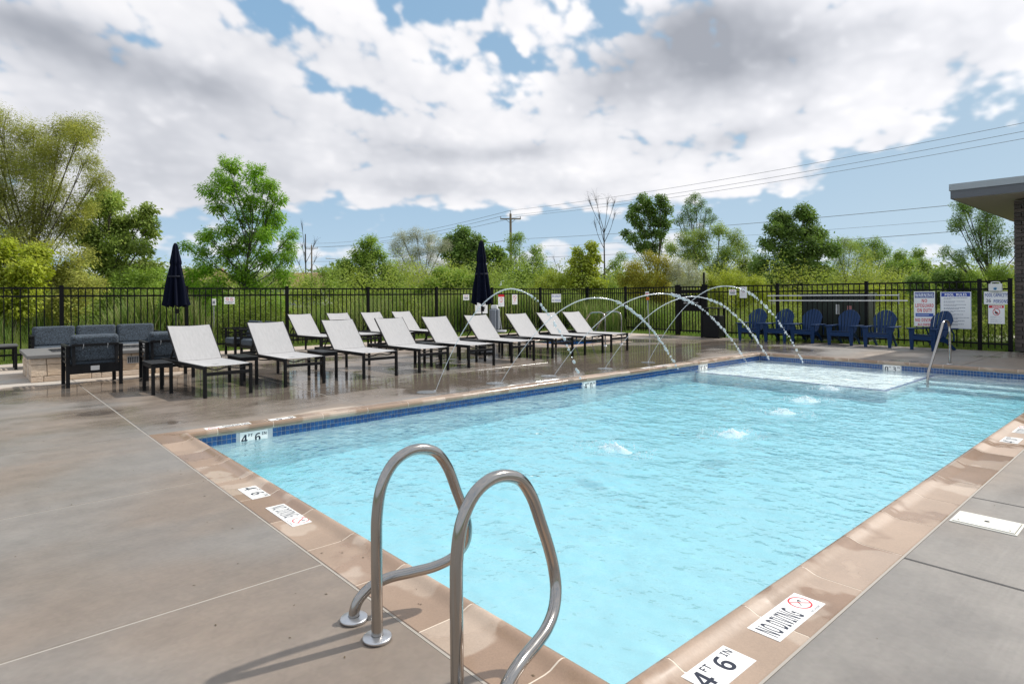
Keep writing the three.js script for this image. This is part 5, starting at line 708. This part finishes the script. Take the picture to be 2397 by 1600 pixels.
T({ name: 'leafy_shrub', label: 'bright yellow green bush growing under the olive tree', cat: 'shrub', px: 30, depth: 18, color: 'yellow', leaf: 'broad', size: 0.6, fork: 0.4, lobes: [[10, 585, 38], [45, 600, 36], [70, 640, 38], [20, 650, 48], [50, 700, 42], [-30, 640, 60], [5, 720, 40]] });
T({ name: 'leafy_shrub', label: 'olive shrub mass between the bright bush and leaning tree', cat: 'shrub', px: 150, depth: 20, color: 'olive', leaf: 'small', size: 0.8, fork: 0.4, lobes: [[125, 600, 48], [170, 610, 46], [110, 655, 48], [160, 670, 50], [210, 665, 44], [130, 715, 45], [190, 720, 45], [90, 730, 40]] });
T({ name: 'leafy_shrub', label: 'green shrub behind the fence beside the sofa end umbrella', cat: 'shrub', px: 310, depth: 22, color: 'mid', leaf: 'small', size: 0.85, fork: 0.4, lobes: [[265, 660, 38], [310, 655, 36], [350, 650, 26], [290, 700, 40], [340, 700, 38], [380, 690, 26], [255, 720, 38], [320, 735, 36]] });
T({ name: 'ash_tree', label: 'upright bright green ash tree standing alone in the field', px: 566, depth: 25, color: 'ash', leaf: 'ash', size: 0.72, dense: 0.5, loose: 0.06, fork: 0.62, spring: 0.6, trunk: 0.011, twigs: 5, bark: M.barkDark, lobes: [[552, 395, 28], [585, 400, 30], [520, 420, 28], [500, 450, 20], [608, 430, 26], [640, 435, 15], [645, 465, 18], [545, 445, 38], [590, 460, 36], [625, 490, 28], [515, 480, 26], [650, 515, 20], [560, 500, 34], [605, 520, 34], [540, 545, 28], [630, 550, 32], [575, 565, 40], [505, 555, 18], [468, 552, 18], [445, 578, 12], [480, 588, 16], [660, 570, 22], [690, 548, 13], [675, 605, 24], [530, 595, 34], [620, 605, 40], [480, 625, 30], [560, 635, 44], [450, 650, 26], [650, 645, 34], [500, 665, 40], [600, 670, 44], [550, 700, 40]] });
T({ name: 'bare_tree', label: 'small leafless tree next to the distant utility pole', px: 716, depth: 45, color: 'dark', bare: true, fork: 0.9, spring: 0.7, trunk: 0.010, twigs: 9, bark: M.barkDark, lobes: [[712, 525, 14], [700, 570, 18], [735, 560, 16], [690, 610, 18], [745, 600, 18], [715, 590, 15]] });
T({ name: 'bare_tree', label: 'tall leafless tree rising past the overhead wires', px: 1416, depth: 42, color: 'dark', bare: true, fork: 0.72, spring: 0.72, trunk: 0.008, twigs: 12, bark: M.barkDark, lobes: [[1395, 455, 26], [1420, 470, 22], [1375, 470, 22], [1438, 500, 18], [1390, 520, 16], [1440, 470, 14], [1402, 500, 20]] });
T({ name: 'bare_tree', label: 'leaning dead branches beside the yellow bushes', px: 1318, depth: 38, color: 'dark', bare: true, fork: 0.7, spring: 0.6, trunk: 0.012, twigs: 8, bark: M.bark, lobes: [[1295, 600, 14], [1308, 620, 12], [1285, 625, 12]] });
const G3 = 'trees beyond the field';
T({ name: 'leafy_tree', group: G3, label: 'bushy green tree behind the back row loungers', px: 862, depth: 44, color: 'mid', leaf: 'ash', size: 1.1, lobes: [[865, 566, 20], [880, 590, 24], [845, 595, 24], [820, 620, 26], [865, 625, 34], [905, 630, 28], [790, 645, 28], [840, 660, 34], [890, 665, 34], [925, 655, 24], [800, 680, 34], [860, 695, 36]] });
T({ name: 'silver_tree', group: G3, label: 'broad silvery grey tree between two green trees', px: 985, depth: 52, color: 'silver', leaf: 'fine', size: 1.3, dense: 0.9, twigs: 8, lobes: [[945, 560, 24], [975, 552, 22], [1005, 560, 24], [930, 585, 26], [965, 595, 32], [1010, 595, 30], [1035, 575, 18], [940, 630, 32], [990, 640, 36], [1030, 630, 26], [960, 670, 34]] });
T({ name: 'leafy_tree', group: G3, label: 'dark green tree behind the silvery tree, next to closed umbrella', px: 1090, depth: 58, color: 'dark', leaf: 'broad', size: 1.3, lobes: [[1085, 548, 20], [1062, 565, 22], [1110, 568, 24], [1050, 590, 24], [1085, 595, 30], [1130, 600, 26], [1160, 595, 20], [1175, 615, 22], [1110, 630, 32], [1065, 630, 30], [1150, 640, 28]] });
T({ name: 'leafy_shrub', cat: 'shrub', label: 'bright green shrubs behind the first signs of the long fence', px: 1070, depth: 36, color: 'mid', leaf: 'ash', size: 0.95, fork: 0.4, lobes: [[1040, 640, 26], [1075, 650, 28], [1110, 660, 26], [1055, 680, 30], [1100, 690, 30], [1015, 670, 26], [985, 690, 28], [950, 690, 26]] });
T({ name: 'leafy_tree', label: 'slender green tree climbing the near utility pole', px: 1212, depth: 46, color: 'mid', leaf: 'small', size: 1.1, dense: 0.8, lobes: [[1200, 560, 13], [1218, 556, 14], [1205, 585, 18], [1192, 615, 20], [1225, 610, 20], [1255, 590, 18], [1262, 615, 22], [1240, 640, 28], [1205, 650, 30], [1275, 645, 24]] });
T({ name: 'leafy_shrub', cat: 'shrub', label: 'low yellow green bushes right of the near utility pole', px: 1290, depth: 36, color: 'yellow', leaf: 'small', size: 0.95, fork: 0.4, lobes: [[1270, 665, 22], [1295, 645, 18], [1320, 655, 20], [1335, 640, 14], [1305, 680, 26], [1255, 690, 24], [1345, 675, 22]] });
T({ name: 'ivy_tree', label: 'ivy covered stump tree with two leafy points', px: 1372, depth: 36, color: 'yellow', leaf: 'broad', size: 0.8, trunk: 0.03, lobes: [[1352, 590, 9], [1347, 612, 12], [1383, 578, 12], [1392, 600, 14], [1370, 615, 18], [1355, 635, 20], [1385, 635, 20], [1365, 660, 26], [1395, 665, 22], [1370, 690, 28]] });
T({ name: 'poplar_tree', group: G3, label: 'tall airy green tree crossing the wires, next to another', px: 1535, depth: 50, color: 'dark', leaf: 'broad', size: 1.05, dense: 0.7, fork: 0.7, trunk: 0.012, lobes: [[1508, 468, 16], [1545, 472, 16], [1490, 490, 14], [1520, 492, 20], [1560, 490, 14], [1478, 508, 12], [1535, 515, 20], [1500, 520, 16], [1560, 520, 14], [1515, 545, 18], [1545, 550, 16], [1480, 560, 12], [1500, 575, 16], [1465, 548, 9], [1530, 580, 18]] });
T({ name: 'poplar_tree', group: G3, label: 'taller thin crowned tree with pale trunk above golden shrubs', px: 1632, depth: 54, color: 'dark', leaf: 'small', size: 1.15, dense: 0.5, fork: 0.75, trunk: 0.010, lobes: [[1630, 458, 11], [1618, 470, 11], [1645, 475, 10], [1606, 490, 12], [1632, 490, 16], [1658, 492, 10], [1598, 508, 12], [1650, 515, 16], [1620, 515, 16], [1672, 510, 9], [1640, 540, 16], [1585, 520, 10], [1605, 540, 12]] });
T({ name: 'leafy_tree', group: G3, label: 'wide light green tree mass under the two tall airy trees', px: 1670, depth: 44, color: 'pale', leaf: 'small', size: 1.05, lobes: [[1600, 560, 24], [1640, 552, 26], [1680, 545, 24], [1715, 555, 24], [1575, 580, 22], [1740, 580, 22], [1650, 590, 36], [1700, 595, 34], [1610, 600, 32], [1745, 615, 26], [1680, 635, 40], [1730, 650, 36], [1760, 640, 22]] });
T({ name: 'golden_shrub', cat: 'shrub', label: 'golden yellow shrub behind the emergency post', px: 1520, depth: 33, color: 'gold', leaf: 'small', size: 0.9, fork: 0.4, lobes: [[1485, 625, 22], [1515, 610, 22], [1548, 618, 24], [1470, 650, 26], [1505, 650, 30], [1545, 655, 30], [1570, 640, 22], [1490, 680, 30], [1535, 690, 32]] });
T({ name: 'silver_shrub', cat: 'shrub', label: 'pale silver leaved shrub behind the gate', px: 1602, depth: 31, color: 'silver', leaf: 'fine', size: 0.95, fork: 0.4, lobes: [[1595, 620, 18], [1612, 630, 18], [1585, 645, 20], [1610, 655, 24], [1630, 650, 18], [1590, 675, 22]] });
T({ name: 'leafy_shrub', cat: 'shrub', label: 'yellow green brush behind the litter bin and round notice', px: 1720, depth: 32, color: 'yellow', leaf: 'small', size: 0.9, fork: 0.4, lobes: [[1660, 660, 24], [1700, 655, 22], [1735, 650, 22], [1765, 665, 22], [1685, 690, 28], [1740, 695, 28], [1780, 690, 24], [1640, 690, 24]] });
T({ name: 'maple_tree', group: G3, label: 'large dark double crowned tree behind the blue chairs', px: 1868, depth: 40, color: 'dark', leaf: 'broad', size: 0.95, dense: 0.72, trunk: 0.018, lobes: [[1822, 508, 18], [1842, 520, 20], [1875, 498, 20], [1900, 505, 18], [1805, 545, 24], [1850, 548, 28], [1895, 540, 28], [1925, 545, 18], [1790, 575, 22], [1835, 585, 34], [1885, 585, 36], [1930, 580, 28], [1785, 615, 28], [1820, 630, 34], [1870, 635, 40], [1925, 630, 36], [1800, 660, 30], [1850, 670, 34]] });
T({ name: 'leafy_tree', group: G3, label: 'light green tree next to the dark double crowned tree', px: 1985, depth: 44, color: 'pale', leaf: 'fine', size: 1.2, lobes: [[1968, 575, 22], [1995, 580, 22], [1955, 600, 26], [2005, 605, 28], [1975, 630, 36], [2020, 640, 30], [1960, 660, 32], [2005, 675, 34]] });
T({ name: 'leafy_tree', group: G3, label: 'rounded pale green tree farthest behind the white poles', px: 2040, depth: 62, color: 'mid', leaf: 'small', size: 1.5, lobes: [[2015, 570, 20], [2045, 572, 22], [2070, 590, 20], [2035, 605, 30], [2070, 620, 28], [2100, 615, 18]] });
T({ name: 'leafy_tree', group: G3, label: 'two pointed green saplings above the warning sign', px: 2140, depth: 46, color: 'mid', leaf: 'ash', size: 1.0, lobes: [[2120, 595, 13], [2160, 590, 14], [2115, 620, 20], [2160, 618, 22], [2090, 640, 24], [2135, 645, 30], [2180, 640, 24], [2075, 665, 26], [2120, 680, 30]] });
T({ name: 'locust_tree', label: 'dark limbed tree reaching out under the building roof', px: 2325, depth: 28, color: 'dark', leaf: 'small', size: 0.75, dense: 0.8, fork: 0.6, trunk: 0.016, twigs: 7, bark: M.barkDark, lobes: [[2240, 480, 18], [2268, 492, 20], [2225, 515, 14], [2255, 525, 20], [2300, 505, 26], [2345, 520, 30], [2290, 545, 24], [2330, 560, 28], [2232, 590, 14], [2255, 600, 16], [2275, 585, 14], [2360, 575, 28], [2225, 615, 14], [2310, 600, 20], [2400, 540, 40]] });
T({ name: 'leafy_shrub', cat: 'shrub', label: 'dark shrubs behind the warning and pool rules signs', px: 2210, depth: 28, color: 'dark', leaf: 'broad', size: 0.7, fork: 0.4, lobes: [[2160, 665, 26], [2200, 650, 24], [2235, 655, 24], [2180, 700, 30], [2225, 700, 30], [2260, 680, 24]] });
T({ name: 'leafy_shrub', cat: 'shrub', label: 'yellow tinged shrubs behind the first aid case', px: 2310, depth: 27, color: 'mid', leaf: 'small', size: 0.75, fork: 0.4, lobes: [[2280, 650, 22], [2315, 640, 24], [2350, 640, 26], [2295, 690, 28], [2340, 690, 30], [2385, 660, 34], [2270, 715, 22]] });
T({ name: 'leafy_shrub', cat: 'shrub', label: 'low green brush behind the blue chairs and white poles', px: 2020, depth: 34, color: 'yellow', leaf: 'small', size: 0.9, fork: 0.4, lobes: [[1930, 690, 26], [1975, 695, 26], [2020, 685, 26], [2060, 690, 26], [2100, 695, 24], [1890, 700, 24], [1840, 695, 24]] });
T({ name: 'leafy_shrub', cat: 'shrub', label: 'low green brush behind the lounger backs and yellow marker', px: 780, depth: 40, color: 'mid', leaf: 'small', size: 1.0, fork: 0.4, lobes: [[735, 660, 20], [755, 640, 16], [770, 670, 22], [800, 690, 24], [740, 690, 22], [835, 700, 24], [700, 690, 20], [880, 705, 24]] });
T({ name: 'leafy_shrub', cat: 'shrub', label: 'green undergrowth between the ash tree and sofa end umbrella', px: 440, depth: 24, color: 'ash', leaf: 'small', size: 0.85, fork: 0.4, lobes: [[415, 655, 22], [440, 680, 26], [480, 700, 28], [410, 700, 26], [520, 715, 26], [450, 735, 26], [610, 720, 26], [650, 710, 22]] });
T({ name: 'leafy_shrub', cat: 'shrub', label: 'brush line behind the spa rails and capacity sign', px: 1340, depth: 40, color: 'mid', leaf: 'small', size: 1.0, fork: 0.4, lobes: [[1180, 690, 26], [1220, 700, 26], [1430, 680, 26], [1450, 650, 18], [1440, 620, 14], [1460, 600, 11], [1415, 700, 28], [1330, 705, 24], [1145, 690, 24]] });
// ---------------------------------------------------------------- thicket that closes the gaps between the trees
{
  const R = rnd(901), N = 9500, im = new THREE.InstancedMesh(LEAF.small, leafMat, N), m = new THREE.Matrix4(), q = new THREE.Quaternion(), e = new THREE.Euler(); let k = 0;
  while (k < N) { const px = -150 + R() * 2700, dp = 33 + R() * 22, n = fbm(px * 0.02 + 7, dp * 0.12, 3), n2 = vnoise(px * 0.05, dp * 0.3), top = 1.5 + 2.1 * n + 1.3 * n2, p = far(px, 690, dp), y = top * Math.pow(R(), 0.7); e.set((R() - 0.5) * 1.2, R() * 6.28, (R() - 0.5) * 1.2); q.setFromEuler(e); const s = 1.0 + R() * 0.7; m.compose(V(p.x, y, p.z), q, V(s, s, s)); im.setMatrixAt(k, m); const b = 0.75 + R() * 0.5, t = fbm(px * 0.013 + 30, 2, 2); im.setColorAt(k++, C3(mix(0.26, 0.40, t) * b, mix(0.38, 0.44, t) * b, mix(0.05, 0.06, t) * b)); }
  im.name = 'thicket'; im.userData = { label: 'continuous band of green brush between and behind the trees', category: 'brush', kind: 'stuff' }; im.castShadow = im.receiveShadow = true; scene.add(im);
}
{
  const R = rnd(902), N = 8500, im = new THREE.InstancedMesh(LEAF.small, leafMat, N), m = new THREE.Matrix4(), q = new THREE.Quaternion(), e = new THREE.Euler(); let k = 0;
  while (k < N) { const side = R() < 0.72, x = side ? -9 + R() * 30 : 19.5 + R() * 5, z = side ? -12.3 - 6 * R() * R() : -10 + R() * 22, n = fbm(x * 0.55 + 5, z * 0.55, 3), d = sstep(0.42, 0.62, n); if (R() > d || (!side && z > 6)) continue; const y = (0.25 + 1.25 * d * (side ? 1 : 0.5)) * R(); e.set((R() - 0.5) * 1.2, R() * 6.28, (R() - 0.5) * 1.2); q.setFromEuler(e); const s = 0.55 + R() * 0.35; m.compose(V(x, y + 0.12, z), q, V(s, s, s)); im.setMatrixAt(k, m); const b = 0.65 + R() * 0.5, t = vnoise(x * 0.4, z * 0.4); im.setColorAt(k++, C3(mix(0.17, 0.33, t) * b, mix(0.30, 0.38, t) * b, mix(0.035, 0.05, t) * b)); }
  im.name = 'undergrowth'; im.userData = { label: 'leafy weeds and brambles close behind the fence', category: 'undergrowth', kind: 'stuff' }; im.castShadow = im.receiveShadow = true; scene.add(im);
}
// ---------------------------------------------------------------- far wood along the horizon
{
  const R = rnd(900), g = leafGeo(22, 9, 0.9, 0.6, 1.5), N = 2600, im = new THREE.InstancedMesh(g, leafMat, N), m = new THREE.Matrix4(), q = new THREE.Quaternion(), e = new THREE.Euler();
  for (let i = 0; i < N; i++) { const px = -200 + R() * 2800, dp = 150 + R() * 40, p = far(px, 690, dp), n = fbm(px * 0.012, 3, 3); e.set(R(), R() * 6, R()); q.setFromEuler(e); const s = 0.8 + R() * 0.7; m.compose(V(p.x, 0.4 + R() * (2.5 + 7 * n), p.z), q, V(s, s, s)); im.setMatrixAt(i, m); const b = 0.8 + R() * 0.4; im.setColorAt(i, C3(0.15 * b, 0.22 * b, 0.07 * b)); }
  im.name = 'distant_wood'; im.userData = { label: 'far line of low woodland along the horizon', category: 'woodland', kind: 'stuff' }; im.castShadow = im.receiveShadow = true; scene.add(im);
}
// ---------------------------------------------------------------- grasses
const bladeGeo = (n, seed, h, w, sp) => { const R = rnd(seed), pos = [], idx = []; for (let i = 0; i < n; i++) { const a = R() * 6.28, r = sp * Math.sqrt(R()), x = Math.cos(a) * r, z = Math.sin(a) * r, b = R() * 6.28, H = h * (0.5 + R() * 0.6), l = H * (0.12 + R() * 0.35), dx = Math.cos(b), dz = Math.sin(b), o = pos.length / 3, W = w * (0.6 + R() * 0.6); pos.push(x - dz * W, 0, z + dx * W, x + dz * W, 0, z - dx * W, x + dx * l * 0.35 - dz * W * 0.7, H * 0.6, z + dz * l * 0.35 + dx * W * 0.7, x + dx * l * 0.35 + dz * W * 0.7, H * 0.6, z + dz * l * 0.35 - dx * W * 0.7, x + dx * l, H, z + dz * l); idx.push(o, o + 1, o + 3, o, o + 3, o + 2, o + 2, o + 3, o + 4); } const g = new THREE.BufferGeometry(); g.setAttribute('position', new THREE.Float32BufferAttribute(pos, 3)); g.setIndex(idx); g.computeVertexNormals(); return g; };
function meadow(name, label, geo, N, seed, place, colors) {
  const R = rnd(seed), im = new THREE.InstancedMesh(geo, leafMat, N), m = new THREE.Matrix4(), q = new THREE.Quaternion(); let k = 0;
  for (let i = 0; i < N; i++) { const [x, z, s] = place(R); if (s <= 0) continue; q.setFromAxisAngle(V(0, 1, 0), R() * 6.28); m.compose(V(x, -0.036, z), q, V(s, s * (0.75 + R() * 0.5), s)); im.setMatrixAt(k, m); const c = colors[Math.floor(R() * colors.length)], b = 0.8 + R() * 0.45; im.setColorAt(k++, C3(c[0] * b, c[1] * b, c[2] * b)); }
  im.count = k; im.name = name; im.userData = { label, category: 'grass', kind: 'stuff' }; im.castShadow = im.receiveShadow = true; scene.add(im);
}
const outside = (x, z) => z < -10.75 || x > 17.7;
meadow('tall_grass', 'tall reedy grass growing along the outside of the fences', bladeGeo(14, 61, 0.85, 0.011, 0.28), 9000, 71, (R) => { const a = R() < 0.68; const x = a ? -8 + R() * 32 : 18.3 + R() * 7, z = a ? -12.2 - R() * R() * 9 : -12 + R() * 9; const d = fbm(x * 0.35, z * 0.35, 3); return outside(x, z) && !(x > 17.9 && z > -8) ? [x, z, (0.35 + 1.35 * sstep(0.35, 0.65, d)) * (a ? 1 : 0.8)] : [0, 0, 0]; }, [[0.26, 0.33, 0.07], [0.19, 0.29, 0.045], [0.38, 0.39, 0.16], [0.14, 0.24, 0.04]]);
meadow('lawn_grass', 'short grass growing along the fence foot and in the field', bladeGeo(16, 62, 0.10, 0.006, 0.16), 16000, 72, (R) => { const u = R(); if (u < 0.45) return [-8 + R() * 27, -10.52 - R() * 1.8, 0.7 + R() * 0.6]; if (u < 0.7) { const x = 17.64 + R() * 3.5, z = -11 + R() * 15.3; return [x, z, 0.7 + R() * 0.7]; } const x = -10 + R() * 45, z = -12 - R() * 26; return [x, z, 1 + R()]; }, [[0.19, 0.31, 0.045], [0.27, 0.33, 0.06], [0.15, 0.25, 0.04]]);
meadow('field_grass', 'rough field grass between the fence and the trees', bladeGeo(20, 63, 0.5, 0.016, 0.5), 9000, 73, (R) => { const D = 20 + R() * 45, px = -250 + R() * 2900, p = far(px, 690, D); return outside(p.x - 2, p.z + 2) || p.z < -13 || p.x > 27 ? [p.x, p.z, 0.6 + R() * 0.8] : [0, 0, 0]; }, [[0.22, 0.29, 0.06], [0.18, 0.26, 0.045], [0.30, 0.31, 0.11], [0.25, 0.30, 0.07]]);
// ---------------------------------------------------------------- bits of leaf and twig on the wet concrete
{
  const R = rnd(77), g = new THREE.BufferGeometry(); g.setAttribute('position', new THREE.Float32BufferAttribute([-0.5, 0, 0, 0, 0.08, 0.22, 0.5, 0.02, 0, 0, 0.06, -0.22], 3)); g.setIndex([0, 1, 2, 0, 2, 3]); g.computeVertexNormals();
  const N = 130, im = new THREE.InstancedMesh(g, mat(1, 1, 1, 0.8), N), m = new THREE.Matrix4(), q = new THREE.Quaternion(); let k = 0;
  while (k < N) { const u = R(), x = u < 0.5 ? -3.5 * R() * R() - 0.02 : u < 0.75 ? R() * 9 : 0.02 + R() * 0.25, z = u < 0.5 ? -3 + R() * 10 : u < 0.75 ? (R() < 0.5 ? PW + R() * 1.2 : -R() * 3) : 0.3 + R() * 5.8; q.setFromAxisAngle(V(0, 1, 0), R() * 6.28); const s = 0.008 + R() * 0.016; m.compose(V(x, 0.0015, z), q, V(s, s, s * 0.8)); im.setMatrixAt(k, m); const b = 0.5 + R(); im.setColorAt(k++, C3(0.10 * b, 0.07 * b, 0.035 * b)); }
  im.name = 'leaf_litter'; im.userData = { label: 'small brown leaf bits scattered over the wet deck', category: 'litter', kind: 'stuff' }; im.castShadow = im.receiveShadow = true; scene.add(im);
}
renderer.render(scene, camera);
